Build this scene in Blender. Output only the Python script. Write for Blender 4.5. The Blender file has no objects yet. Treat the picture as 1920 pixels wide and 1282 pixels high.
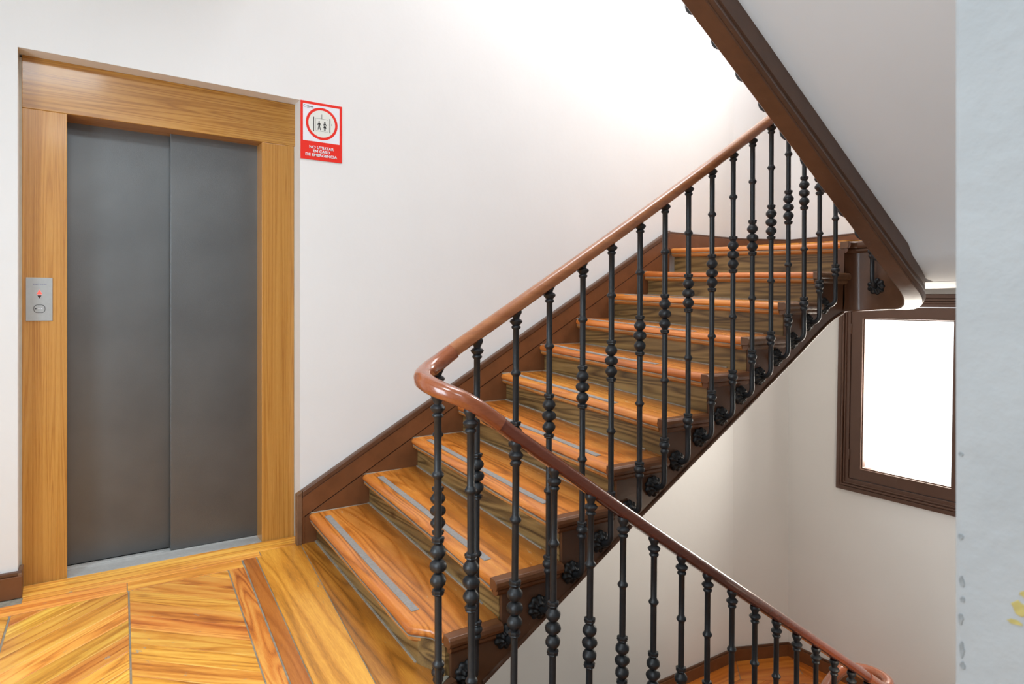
import bpy, bmesh, math, random
from mathutils import Vector, Matrix
random.seed(7)
C = bpy.context.scene.collection
S = bpy.context.scene
PI = math.pi

def lin(c):
    c = c / 255.0
    return c / 12.92 if c <= 0.04045 else ((c + 0.055) / 1.055) ** 2.4
def rgb(r, g, b):
    return (lin(r), lin(g), lin(b), 1.0)

# ------------------------------------------------------------------ camera
cam_data = bpy.data.cameras.new('camera')
cam_data.sensor_width = 36.0
cam_data.lens = 1236.0 / 1920.0 * 36.0
cam_data.shift_y = -56.0 / 1920.0
cam_data.clip_start = 0.05
cam_data.dof.use_dof = True
cam_data.dof.focus_distance = 2.9
cam_data.dof.aperture_fstop = 7.0
cam = bpy.data.objects.new('camera', cam_data)
C.objects.link(cam)
cam.location = (0.0, -3.33, 1.149)
cam.rotation_euler = (PI / 2, 0, -math.atan2(0.5577, 0.830))
S.camera = cam

# ------------------------------------------------------------------ world, exposure, lights
w = bpy.data.worlds.new('world'); S.world = w; w.use_nodes = True
bg = w.node_tree.nodes['Background']
bg.inputs[0].default_value = (0.93, 0.97, 1.0, 1); bg.inputs[1].default_value = 1.5
S.view_settings.view_transform = 'Standard'
S.view_settings.look = 'None'
S.view_settings.gamma = 1.0
S.view_settings.use_curve_mapping = False
S.view_settings.exposure = 0.0

def area(name, loc, target, sx, sy, power, col):
    l = bpy.data.lights.new(name, 'AREA'); l.shape = 'RECTANGLE'; l.size = sx; l.size_y = sy
    l.energy = power; l.color = col
    o = bpy.data.objects.new(name, l); C.objects.link(o); o.location = loc
    d = Vector(target) - Vector(loc)
    o.rotation_euler = d.to_track_quat('-Z', 'Y').to_euler()
    return o
# daylight pressing on the stair windows, then an added side fill
area('daylight_window', (4.98, -1.08, 0.58), (4.0, -1.08, 0.58), 0.62, 1.1, 62, (1.0, 0.92, 0.80))
area('daylight_upper_window', (5.02, -1.08, 3.7), (4.0, -1.0, 3.6), 0.95, 1.3, 215, (1.0, 0.98, 0.95))
area('landing_side_fill', (-1.72, -2.1, 1.45), (0.0, -2.1, 1.45), 1.45, 1.7, 88, (0.74, 0.89, 1.0))  # added cool fill without a known source, brightens the soffit of flight two
# ceiling lamps, an added hall fill and the well lamp (off frame)
area('hall_ceiling_lamp', (-0.1, -2.3, 2.88), (-0.1, -2.3, 0), 0.6, 0.6, 24, (0.82, 0.93, 1.0))
area('hall_fill_behind', (0.3, -4.3, 2.88), (0.3, -4.3, 0), 1.0, 1.0, 32, (0.78, 0.91, 1.0))  # general fill added over the unseen hall, no lamp known there
area('upper_ceiling_lamp', (2.4, -1.1, 4.7), (2.4, -1.1, 0), 1.6, 1.2, 62, (0.92, 0.95, 1.0))
area('well_lamp', (3.0, -2.3, -0.2), (4.0, -0.8, -0.6), 0.25, 0.25, 10, (1.0, 0.84, 0.66))

# ------------------------------------------------------------------ material helpers
def new_mat(name):
    m = bpy.data.materials.new(name); m.use_nodes = True
    nt = m.node_tree
    return m, nt, nt.nodes, nt.links, nt.nodes['Principled BSDF']
def N(nodes, t, **kw):
    n = nodes.new(t)
    for k, v in kw.items(): setattr(n, k, v)
    return n
def ramp(nodes, stops):
    r = nodes.new('ShaderNodeValToRGB'); e = r.color_ramp.elements
    while len(e) < len(stops): e.new(0.5)
    for i, (p, c) in enumerate(stops): e[i].position = p; e[i].color = c
    return r
def mixc(nodes, links, fac, a, b, blend='MIX'):
    n = nodes.new('ShaderNodeMix'); n.data_type = 'RGBA'; n.blend_type = blend
    for sock, v in ((n.inputs[0], fac), (n.inputs[6], a), (n.inputs[7], b)):
        if hasattr(v, 'is_linked'): links.new(v, sock)
        else: sock.default_value = v
    return n.outputs[2]
def math_n(nodes, links, op, a, b=0.0, c=0.0):
    n = nodes.new('ShaderNodeMath'); n.operation = op
    for i, v in enumerate((a, b, c)):
        if hasattr(v, 'is_linked'): links.new(v, n.inputs[i])
        else: n.inputs[i].default_value = v
    return n.outputs[0]

def wood(name, axis, light, mid, dark, rough=0.4, scale=1.0, contrast=1.0, vary=0.12, scuff=0.0, knots=0.0,
         scuff_col=(120, 115, 105), bump=0.12, coat=0.0, huev=0.0, wear=None,
         rings=16.0, ringamt=0.30, along=0.06, fibre=0.42, patch=0.62):
    """pine / stained timber; grain runs along the object's local axis"""
    m, nt, nodes, L, bs = new_mat(name)
    tc = N(nodes, 'ShaderNodeTexCoord'); oi = N(nodes, 'ShaderNodeObjectInfo')
    add = N(nodes, 'ShaderNodeVectorMath', operation='ADD')
    mul = N(nodes, 'ShaderNodeVectorMath', operation='SCALE'); mul.inputs[3].default_value = 1.0
    cv = N(nodes, 'ShaderNodeCombineXYZ')
    for i, k in enumerate((37.0, 61.0, 23.0)):
        L.new(math_n(nodes, L, 'MULTIPLY', oi.outputs['Random'], k), cv.inputs[i])
    L.new(tc.outputs['Object'], add.inputs[0]); L.new(cv.outputs[0], add.inputs[1])
    sc = {'x': (along, 1, 1), 'y': (1, along, 1), 'z': (1, 1, along)}[axis]
    mp = N(nodes, 'ShaderNodeMapping'); mp.inputs['Scale'].default_value = sc
    L.new(add.outputs[0], mp.inputs['Vector'])
    # growth rings: distorted low frequency noise turned into bands
    n1 = N(nodes, 'ShaderNodeTexNoise'); n1.inputs['Scale'].default_value = 5.5 * scale
    n1.inputs['Detail'].default_value = 1.5; n1.inputs['Distortion'].default_value = 0.35
    L.new(mp.outputs[0], n1.inputs['Vector'])
    ringv = math_n(nodes, L, 'MULTIPLY', n1.outputs['Fac'], rings)
    fr = math_n(nodes, L, 'PINGPONG', ringv, 1.0)
    tri = math_n(nodes, L, 'POWER', fr, 1.6)
    # fine fibres
    sc2 = {'x': (0.025, 1, 1), 'y': (1, 0.025, 1), 'z': (1, 1, 0.025)}[axis]
    mp2 = N(nodes, 'ShaderNodeMapping'); mp2.inputs['Scale'].default_value = sc2
    L.new(add.outputs[0], mp2.inputs['Vector'])
    n2 = N(nodes, 'ShaderNodeTexNoise'); n2.inputs['Scale'].default_value = 190 * scale; n2.inputs['Detail'].default_value = 4
    L.new(mp2.outputs[0], n2.inputs['Vector'])
    # broad patches
    n3 = N(nodes, 'ShaderNodeTexNoise'); n3.inputs['Scale'].default_value = 9 * scale; n3.inputs['Detail'].default_value = 3
    L.new(mp.outputs[0], n3.inputs['Vector'])
    f = math_n(nodes, L, 'MULTIPLY_ADD', tri, ringamt * contrast, 0.5 - 0.4 * ringamt * contrast - 0.5 * fibre - 0.5 * patch * contrast)
    f = math_n(nodes, L, 'MULTIPLY_ADD', n2.outputs['Fac'], fibre, f)
    f = math_n(nodes, L, 'MULTIPLY_ADD', n3.outputs['Fac'], patch * contrast, f)
    r = ramp(nodes, [(0.22, rgb(*light)), (0.55, rgb(*mid)), (0.92, rgb(*dark))])
    L.new(f, r.inputs[0])
    col = r.outputs[0]
    if knots > 0:
        vo = N(nodes, 'ShaderNodeTexVoronoi'); vo.inputs['Scale'].default_value = 3.2 * scale
        sc3 = {'x': (0.45, 1, 1), 'y': (1, 0.45, 1), 'z': (1, 1, 0.45)}[axis]
        mp3 = N(nodes, 'ShaderNodeMapping'); mp3.inputs['Scale'].default_value = sc3
        L.new(add.outputs[0], mp3.inputs['Vector']); L.new(mp3.outputs[0], vo.inputs['Vector'])
        kr = ramp(nodes, [(0.03, (1, 1, 1, 1)), (0.13, (0, 0, 0, 1))]); L.new(vo.outputs['Distance'], kr.inputs[0])
        col = mixc(nodes, L, math_n(nodes, L, 'MULTIPLY', kr.outputs[0], knots), col, rgb(dark[0] * 0.75, dark[1] * 0.6, dark[2] * 0.5))
    hsv = N(nodes, 'ShaderNodeHueSaturation')
    L.new(math_n(nodes, L, 'MULTIPLY_ADD', oi.outputs['Random'], 2 * vary, 1 - vary), hsv.inputs['Value'])
    if huev:
        rr = math_n(nodes, L, 'FRACT', math_n(nodes, L, 'MULTIPLY', oi.outputs['Random'], 17.3))
        L.new(math_n(nodes, L, 'MULTIPLY_ADD', rr, huev, 0.5 - huev * 0.55), hsv.inputs['Hue'])
    L.new(col, hsv.inputs['Color']); col = hsv.outputs[0]
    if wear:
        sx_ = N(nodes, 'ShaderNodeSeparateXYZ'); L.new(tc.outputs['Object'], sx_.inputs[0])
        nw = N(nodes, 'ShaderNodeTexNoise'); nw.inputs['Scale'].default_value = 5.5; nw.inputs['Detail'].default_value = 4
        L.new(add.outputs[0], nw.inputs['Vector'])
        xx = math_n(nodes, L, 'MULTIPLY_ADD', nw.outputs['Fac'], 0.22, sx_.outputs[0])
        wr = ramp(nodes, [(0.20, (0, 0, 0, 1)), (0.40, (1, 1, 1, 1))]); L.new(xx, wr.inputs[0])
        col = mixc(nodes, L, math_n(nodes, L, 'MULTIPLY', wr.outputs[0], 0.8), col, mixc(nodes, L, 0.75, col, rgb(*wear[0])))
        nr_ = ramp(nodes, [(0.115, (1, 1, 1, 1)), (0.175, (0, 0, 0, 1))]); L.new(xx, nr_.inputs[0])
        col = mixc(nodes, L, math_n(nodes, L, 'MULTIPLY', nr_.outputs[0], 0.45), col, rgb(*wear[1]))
    rgh = math_n(nodes, L, 'MULTIPLY_ADD', n3.outputs['Fac'], 0.16, rough - 0.08)
    if scuff > 0:
        ns = N(nodes, 'ShaderNodeTexNoise'); ns.inputs['Scale'].default_value = 34; ns.inputs['Detail'].default_value = 8
        ns.inputs['Roughness'].default_value = 0.62; ns.inputs['Distortion'].default_value = 0.8
        mps = N(nodes, 'ShaderNodeMapping')
        mps.inputs['Scale'].default_value = {'x': (0.35, 1, 1), 'y': (1, 0.35, 1), 'z': (1, 1, 0.35)}[axis]
        L.new(add.outputs[0], mps.inputs['Vector']); L.new(mps.outputs[0], ns.inputs['Vector'])
        sr = ramp(nodes, [(0.66, (0, 0, 0, 1)), (0.70, (1, 1, 1, 1))]); L.new(ns.outputs['Fac'], sr.inputs[0])
        k = math_n(nodes, L, 'MULTIPLY', sr.outputs[0], scuff)
        col = mixc(nodes, L, k, col, rgb(*scuff_col))
        rgh = math_n(nodes, L, 'MULTIPLY_ADD', k, 0.3, rgh)
    L.new(col, bs.inputs['Base Color']); L.new(rgh, bs.inputs['Roughness'])
    if coat: bs.inputs['Coat Weight'].default_value = coat; bs.inputs['Coat Roughness'].default_value = 0.12
    if bump:
        b = N(nodes, 'ShaderNodeBump'); b.inputs['Strength'].default_value = bump; b.inputs['Distance'].default_value = 0.002
        L.new(f, b.inputs['Height']); L.new(b.outputs[0], bs.inputs['Normal'])
    return m

def paint(name, col, rough=0.4, noise=0.06, nscale=25, bump=0.15, bscale=60, metallic=0.0, worn=0.0, worn_col=(150, 130, 110),
          dist=0.002, coat=0.0, worn_scale=12, spec=0.5):
    m, nt, nodes, L, bs = new_mat(name)
    tc = N(nodes, 'ShaderNodeTexCoord')
    n1 = N(nodes, 'ShaderNodeTexNoise'); n1.inputs['Scale'].default_value = nscale; n1.inputs['Detail'].default_value = 4
    L.new(tc.outputs['Object'], n1.inputs['Vector'])
    c = rgb(*col); lo = tuple(x * (1 - noise) for x in c[:3]) + (1,); hi = tuple(min(1, x * (1 + noise)) for x in c[:3]) + (1,)
    r = ramp(nodes, [(0.3, lo), (0.7, hi)]); L.new(n1.outputs['Fac'], r.inputs[0]); colo = r.outputs[0]
    if worn:
        n3 = N(nodes, 'ShaderNodeTexNoise'); n3.inputs['Scale'].default_value = worn_scale; n3.inputs['Detail'].default_value = 9
        n3.inputs['Roughness'].default_value = 0.7
        L.new(tc.outputs['Object'], n3.inputs['Vector'])
        wr = ramp(nodes, [(0.64, (0, 0, 0, 1)), (0.68, (1, 1, 1, 1))]); L.new(n3.outputs['Fac'], wr.inputs[0])
        colo = mixc(nodes, L, math_n(nodes, L, 'MULTIPLY', wr.outputs[0], worn), colo, rgb(*worn_col))
    L.new(colo, bs.inputs['Base Color'])
    bs.inputs['Roughness'].default_value = rough; bs.inputs['Metallic'].default_value = metallic
    bs.inputs['Specular IOR Level'].default_value = spec
    if coat: bs.inputs['Coat Weight'].default_value = coat; bs.inputs['Coat Roughness'].default_value = 0.08
    if bump:
        n2 = N(nodes, 'ShaderNodeTexNoise'); n2.inputs['Scale'].default_value = bscale; n2.inputs['Detail'].default_value = 5
        L.new(tc.outputs['Object'], n2.inputs['Vector'])
        b = N(nodes, 'ShaderNodeBump'); b.inputs['Strength'].default_value = bump; b.inputs['Distance'].default_value = dist
        L.new(n2.outputs['Fac'], b.inputs['Height']); L.new(b.outputs[0], bs.inputs['Normal'])
    return m

M = {}
M['plaster'] = paint('plaster', (226, 226, 226), 0.75, 0.012, 3, 0.25, 22, dist=0.003, spec=0.2)
M['plaster_soffit'] = paint('plaster_soffit', (224, 226, 228), 0.8, 0.02, 2, 0.25, 18, dist=0.003, spec=0.2)
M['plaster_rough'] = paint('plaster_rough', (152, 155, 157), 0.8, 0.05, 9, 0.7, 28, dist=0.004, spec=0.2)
M['ceiling'] = paint('ceiling_white', (232, 230, 226), 0.85, 0.01)
M['floor_plank_x'] = wood('floor_plank', 'x', (248, 192, 88), (222, 148, 56), (136, 68, 22), 0.34, 2.4, 1.0, 0.14, scuff=0.95, huev=0.03, coat=0.15, rings=15, ringamt=0.32, along=0.04, patch=0.72, scuff_col=(158, 150, 130), knots=0.25)
M['floor_edge'] = wood('floor_plank_unworn', 'x', (204, 142, 56), (166, 104, 34), (98, 60, 20), 0.3, 1.2, 1.0, 0.03, scuff=0.7, knots=0.9, coat=0.25, rings=18, ringamt=0.3, along=0.035, patch=0.8, scuff_col=(150, 140, 116))
M['floor_dark'] = wood('floor_plank_dark', 'x', (196, 122, 52), (164, 92, 34), (110, 54, 18), 0.36, 1.6, 0.7, 0.05, scuff=0.5, coat=0.15, along=0.03)
M['floor_wide'] = wood('floor_plank_wide', 'x', (238, 176, 72), (204, 136, 46), (120, 72, 22), 0.34, 1.2, 0.9, 0.04, scuff=0.85, knots=0.9, coat=0.2, rings=18, ringamt=0.3, along=0.03, patch=0.7, scuff_col=(150, 140, 116))
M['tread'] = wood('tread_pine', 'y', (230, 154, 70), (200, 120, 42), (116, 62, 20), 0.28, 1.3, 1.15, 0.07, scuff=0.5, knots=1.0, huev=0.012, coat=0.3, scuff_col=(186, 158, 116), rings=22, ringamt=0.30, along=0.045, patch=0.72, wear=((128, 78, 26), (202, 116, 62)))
M['cove'] = wood('cove_wood', 'y', (206, 142, 76), (170, 112, 54), (110, 74, 36), 0.45, 1.2, 0.8, 0.08, scuff=0.6)
M['riser'] = wood('riser_wood', 'y', (150, 122, 76), (112, 88, 52), (62, 46, 28), 0.4, 1.8, 1.2, 0.05, scuff=0.6, knots=0.8, rings=20, ringamt=0.4, coat=0.1, patch=0.8, along=0.07)
M['frame_wood_z'] = wood('door_frame_wood_upright', 'z', (204, 152, 78), (186, 130, 58), (150, 92, 34), 0.3, 5.0, 0.8, 0.0, coat=0.3, bump=0.02, rings=26, ringamt=0.36, along=0.012, fibre=0.45, patch=0.35)
M['frame_wood_x'] = wood('door_frame_wood_header', 'x', (198, 148, 74), (176, 122, 52), (136, 84, 30), 0.3, 4.2, 0.9, 0.0, coat=0.3, bump=0.02, rings=22, ringamt=0.42, along=0.02, fibre=0.45, patch=0.4)
M['brown'] = paint('brown_paint', (112, 70, 42), 0.34, 0.12, 14, 0.35, 40, worn=0.3, worn_col=(146, 106, 78), worn_scale=30)
M['brown_dark'] = paint('brown_paint_dark', (92, 62, 44), 0.3, 0.12, 14, 0.25, 40, worn=0.25, worn_col=(150, 124, 104), worn_scale=34)
M['brown_worn'] = paint('brown_paint_flaking', (116, 86, 64), 0.32, 0.2, 20, 0.9, 38, worn=0.5, worn_col=(158, 136, 110), worn_scale=22)
M['window_brown'] = paint('window_paint', (84, 58, 46), 0.4, 0.05, 14, 0.1, 40)
M['iron'] = paint('black_iron_paint', (38, 40, 43), 0.42, 0.15, 60, 0.25, 120, worn=0.35, worn_col=(66, 62, 58), worn_scale=40, metallic=0.2)
M['iron_cast'] = paint('black_cast_iron', (30, 31, 33), 0.45, 0.2, 60, 0.5, 140, metallic=0.2)
M['grey_strip'] = paint('grey_grip_strip', (142, 138, 134), 0.8, 0.12, 90, 0.4, 260)
M['grime'] = paint('gap_grime', (142, 136, 122), 0.9, 0.25, 40, 0.3, 80, worn=0.5, worn_col=(80, 64, 44), worn_scale=30)
M['caulk'] = paint('caulk_joint', (150, 142, 128), 0.85, 0.2, 40, 0.4, 80, worn=0.6, worn_col=(90, 70, 50), worn_scale=40)
M['caulk_light'] = paint('plaster_reveal', (205, 196, 180), 0.85, 0.06, 20)
M['steel'] = paint('textured_dark_steel', (114, 116, 117), 0.42, 0.12, 3, 0.5, 420, metallic=0.75, dist=0.001)
M['alu'] = paint('aluminium', (205, 205, 203), 0.35, 0.05, 40, 0.1, 200, metallic=0.35)
M['plate'] = paint('brushed_plate', (176, 178, 178), 0.42, 0.03, 60, 0.05, 200, metallic=0.6)
M['black'] = paint('black_shadow_gap', (14, 14, 15), 0.7, 0.0, bump=0)
M['red'] = paint('sign_red', (226, 40, 26), 0.4, 0.0, bump=0)
M['white'] = paint('sign_white', (226, 228, 236), 0.4, 0.0, bump=0)
M['offwhite'] = paint('sign_offwhite', (222, 224, 218), 0.4, 0.0, bump=0)
M['ink'] = paint('sign_ink', (28, 28, 30), 0.5, 0.0, bump=0)
M['ink_grey'] = paint('sign_ink_grey', (120, 124, 134), 0.5, 0.0, bump=0)
M['violet_ink'] = paint('violet_ink', (112, 108, 150), 0.5, 0.0, bump=0)
M['dark_lens'] = paint('unlit_lens', (52, 20, 24), 0.3, 0.0, bump=0)
M['rail_light'] = wood('handrail_worn', 'x', (176, 116, 74), (152, 92, 54), (118, 64, 36), 0.3, 1.5, 0.5, 0.0, coat=0.4, bump=0.02, along=0.03)
M['rail_dark'] = wood('handrail_mahogany', 'x', (124, 62, 36), (102, 46, 26), (78, 32, 18), 0.25, 1.5, 0.4, 0.0, coat=0.8, bump=0.01, along=0.03)
M['rail_curve'] = wood('handrail_curve', 'x', (160, 92, 56), (138, 72, 40), (108, 52, 28), 0.24, 1.5, 0.5, 0.0, coat=0.9, bump=0.01, along=0.3, ringamt=0.1)
m, nt, nodes, L, bs = new_mat('lit_arrow'); M['lit'] = m
bs.inputs['Base Color'].default_value = rgb(240, 80, 70); bs.inputs['Emission Color'].default_value = rgb(255, 96, 84); bs.inputs['Emission Strength'].default_value = 0.9
m = bpy.data.materials.new('window_glass'); m.use_nodes = True; M['glass'] = m
nt = m.node_tree; nt.nodes.clear()
o_ = nt.nodes.new('ShaderNodeOutputMaterial'); mx = nt.nodes.new('ShaderNodeMixShader'); mx.inputs[0].default_value = 0.06
t_ = nt.nodes.new('ShaderNodeBsdfTransparent'); g_ = nt.nodes.new('ShaderNodeBsdfGlossy'); g_.inputs['Roughness'].default_value = 0.02
nt.links.new(t_.outputs[0], mx.inputs[1]); nt.links.new(g_.outputs[0], mx.inputs[2]); nt.links.new(mx.outputs[0], o_.inputs[0])

# ------------------------------------------------------------------ mesh helpers
def link(name, me, mat, parent=None, loc=None):
    o = bpy.data.objects.new(name, me); C.objects.link(o)
    if mat is not None and not me.materials: me.materials.append(mat)
    if parent is not None: o.parent = parent
    if loc is not None: o.location = loc
    return o
def mesh(name, verts, faces, mat, parent=None, smooth=False, bevel=0.0, loc=None, segs=2, angle=0.6):
    me = bpy.data.meshes.new(name)
    me.from_pydata([tuple(v) for v in verts], [], faces)
    bm = bmesh.new(); bm.from_mesh(me)
    bmesh.ops.remove_doubles(bm, verts=bm.verts, dist=1e-6)
    bmesh.ops.recalc_face_normals(bm, faces=bm.faces)
    if bevel > 0:
        es = [e for e in bm.edges if len(e.link_faces) == 2 and e.calc_face_angle(0) > angle]
        bmesh.ops.bevel(bm, geom=es, offset=bevel, segments=segs, profile=0.5, affect='EDGES', clamp_overlap=True)
    bm.to_mesh(me); bm.free()
    if smooth:
        for p in me.polygons: p.use_smooth = True
    return link(name, me, mat, parent, loc)
def box_vf(x0, x1, y0, y1, z0, z1, V=None, Fc=None):
    V = [] if V is None else V; Fc = [] if Fc is None else Fc
    b = len(V)
    V += [(x0, y0, z0), (x1, y0, z0), (x1, y1, z0), (x0, y1, z0), (x0, y0, z1), (x1, y0, z1), (x1, y1, z1), (x0, y1, z1)]
    Fc += [tuple(b + i for i in f) for f in ((0, 3, 2, 1), (4, 5, 6, 7), (0, 1, 5, 4), (1, 2, 6, 5), (2, 3, 7, 6), (3, 0, 4, 7))]
    return V, Fc
def box(name, x0, x1, y0, y1, z0, z1, mat, parent=None, bevel=0.0):
    """box with its origin at its centre"""
    c = ((x0 + x1) / 2, (y0 + y1) / 2, (z0 + z1) / 2)
    V, Fc = box_vf(x0 - c[0], x1 - c[0], y0 - c[1], y1 - c[1], z0 - c[2], z1 - c[2])
    return mesh(name, V, Fc, mat, parent, bevel=bevel, loc=c)
def prism(name, poly, z0f, z1f, mat, parent=None, bevel=0.0):
    """plan polygon extruded between two height functions of (x,y)"""
    n = len(poly)
    V = [(x, y, z0f(x, y)) for x, y in poly] + [(x, y, z1f(x, y)) for x, y in poly]
    Fc = [tuple(range(n)), tuple(range(n, 2 * n))] + [(i, (i + 1) % n, n + (i + 1) % n, n + i) for i in range(n)]
    return mesh(name, V, Fc, mat, parent, bevel=bevel)
def xz_prism(name, poly, y0, y1, mat, parent=None, bevel=0.0, dz1=0.0):
    """polygon in x,z extruded from y0 to y1"""
    n = len(poly)
    V = [(x, y0, z) for x, z in poly] + [(x, y1, z + dz1) for x, z in poly]
    Fc = [tuple(range(n)), tuple(range(n, 2 * n))] + [(i, (i + 1) % n, n + (i + 1) % n, n + i) for i in range(n)]
    return mesh(name, V, Fc, mat, parent, bevel=bevel)
def empty(name, loc=(0, 0, 0)):
    o = bpy.data.objects.new(name, None); C.objects.link(o); o.location = loc; o.empty_display_size = 0.1
    return o
def tag(o, label=None, cat=None, group=None, kind=None):
    if label: o['label'] = label
    if cat: o['category'] = cat
    if group: o['group'] = group
    if kind: o['kind'] = kind
    return o
def keep(child, parent):
    """parent without moving (parents here are unrotated empties)"""
    child.parent = parent
    child.location = Vector(child.location) - Vector(parent.location)
    return child
def sweep(name, path, prof, mat, parent=None, closed_prof=True, smooth=True):
    """path: (x,y,z) list; prof: (side, up) pairs; side = to the left of travel in plan, up = world z tilted square to the path"""
    V = []; Fc = []; n = len(prof); m_ = len(path)
    P = [Vector(p) for p in path]
    for i, p in enumerate(P):
        t = (P[min(i + 1, m_ - 1)] - P[max(i - 1, 0)]).normalized()
        side = Vector((-t.y, t.x, 0)).normalized()
        up = t.cross(side); up = up if up.z > 0 else -up
        for s, u in prof: V.append(p + side * s + up * u)
    for i in range(m_ - 1):
        for j in range(n):
            k = (j + 1) % n
            Fc.append((i * n + j, i * n + k, (i + 1) * n + k, (i + 1) * n + j))
    Fc.append(tuple(range(n))); Fc.append(tuple((m_ - 1) * n + j for j in range(n)))
    return mesh(name, V, Fc, mat, parent, smooth=smooth)
def vsweep(name, path, prof, mat, parent=None, smooth=False):
    """like sweep but 'up' stays vertical; offset sideways = left of travel; prof can be a function of index"""
    V = []; Fc = []; m_ = len(path); P = [Vector(p) for p in path]
    for i, p in enumerate(P):
        t = (P[min(i + 1, m_ - 1)] - P[max(i - 1, 0)])
        side = Vector((-t.y, t.x, 0)).normalized()
        pr = prof(i) if callable(prof) else prof
        n = len(pr)
        for s, u in pr: V.append(p + side * s + Vector((0, 0, u)))
    for i in range(m_ - 1):
        for j in range(n):
            k = (j + 1) % n
            Fc.append((i * n + j, i * n + k, (i + 1) * n + k, (i + 1) * n + j))
    Fc.append(tuple(range(n))); Fc.append(tuple((m_ - 1) * n + j for j in range(n)))
    return mesh(name, V, Fc, mat, parent, smooth=smooth)
def auto_smooth(o, ang=35):
    """shade smooth with the sharp edges marked"""
    me = o.data
    bm = bmesh.new(); bm.from_mesh(me)
    for f in bm.faces: f.smooth = True
    for e in bm.edges:
        e.smooth = not (len(e.link_faces) == 2 and e.calc_face_angle(0) > math.radians(ang))
    bm.to_mesh(me); bm.free()
    return o
def arc(cx, cy, r, a0, a1, n, z0, z1):
    out = []
    for i in range(n + 1):
        t = i / n; a = math.radians(a0 + (a1 - a0) * t)
        out.append((cx + r * math.cos(a), cy + r * math.sin(a), z0 + (z1 - z0) * t))
    return out

SAG = 0.09
def fz(y): return SAG * max(y, -1.6)          # the old landing leans towards the well
def shx(x, y): return x + 0.055 * max(y, -1.6)

# ------------------------------------------------------------------ SETTING: walls
ZB, ZT = -3.3, 4.8
# back wall (with lift recess), plane y = 0
hx0, hx1, hzl, hzr = -0.173, 0.960, 2.222, 2.211
V = []; Fc = []
def quadprism(pts, y0, y1):
    b = len(V); n = len(pts)
    V.extend([(x, y0, z) for x, z in pts] + [(x, y1, z) for x, z in pts])
    Fc.append(tuple(b + i for i in range(n))); Fc.append(tuple(b + n + i for i in range(n)))
    for i in range(n): Fc.append((b + i, b + (i + 1) % n, b + n + (i + 1) % n, b + n + i))
quadprism([(-1.5, ZB), (hx0, ZB), (hx0, hzl), (-1.5, hzl)], 0, 0.3)
quadprism([(hx0, ZB), (hx1, ZB), (hx1, -0.02), (hx0, -0.02)], 0, 0.3)
quadprism([(hx1, ZB), (4.333, ZB), (4.333, hzr), (hx1, hzr)], 0, 0.3)
quadprism([(-1.5, hzl), (hx0, hzl), (hx1, hzr), (4.333, hzr), (4.333, ZT), (-1.5, ZT)], 0, 0.3)
tag(mesh('wall_back', V, Fc, M['plaster']), 'smooth off-white plastered stairwell wall holding the lift door', kind='structure')
tag(prism('wall_corner', [(4.333, 0), (4.77, -0.19), (5.05, 0.05), (4.6, 0.3), (4.333, 0.3)], lambda x, y: ZB, lambda x, y: ZT, M['plaster']),
    'narrow slanted plaster wall cutting the far corner of the stairwell', kind='structure')
# window wall x = 4.77 with two openings
V = []; Fc = []
wy0, wy1 = -0.665, -1.50
def wbox(y0, y1, z0, z1): box_vf(4.77, 5.0, y1, y0, z0, z1, V, Fc)
wbox(-0.19, wy0, ZB, ZT); wbox(wy1, -3.3, ZB, ZT)
wbox(wy0, wy1, ZB, -0.10); wbox(wy0, wy1, 1.215, 3.05); wbox(wy0, wy1, 4.35, ZT)
tag(mesh('wall_right', V, Fc, M['plaster']), 'plaster wall at the far end of the stairwell around the brown window', kind='structure')
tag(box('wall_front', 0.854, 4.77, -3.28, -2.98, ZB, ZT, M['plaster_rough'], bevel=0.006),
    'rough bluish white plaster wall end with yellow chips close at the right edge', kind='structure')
V = []; Fc = []
box_vf(-1.8, -1.5, -1.3, 0.3, ZB, ZT, V, Fc); box_vf(-1.8, -1.5, -5.4, -2.9, ZB, ZT, V, Fc)
box_vf(-1.8, -1.5, -2.9, -1.3, ZB, 0.5, V, Fc); box_vf(-1.8, -1.5, -2.9, -1.3, 2.4, ZT, V, Fc)
mesh('wall_left', V, Fc, M['plaster'])['kind'] = 'structure'
box('wall_behind', -1.5, 5.0, -5.5, -5.2, ZB, ZT, M['plaster'])['kind'] = 'structure'
box('wall_hall', 2.6, 2.8, -5.2, -3.28, -0.3, 3.0, M['plaster'])['kind'] = 'structure'
box('ceiling', -1.5, 5.0, -5.2, 0.3, ZT, ZT + 0.2, M['ceiling'])['kind'] = 'structure'
box('ceiling_landing', -1.5, 0.86, -2.98, 0.0, 2.95, 3.15, M['ceiling'])['kind'] = 'structure'
box('ceiling_hall', -1.5, 2.6, -5.2, -3.28, 2.95, 3.15, M['ceiling'])['kind'] = 'structure'
box('ceiling_passage', -1.5, 0.85, -3.28, -2.98, 2.95, 3.15, M['ceiling'])['kind'] = 'structure'
box('floor_basement', -1.5, 5.0, -5.2, 0.3, ZB - 0.1, ZB, M['caulk'])['kind'] = 'structure'

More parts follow.
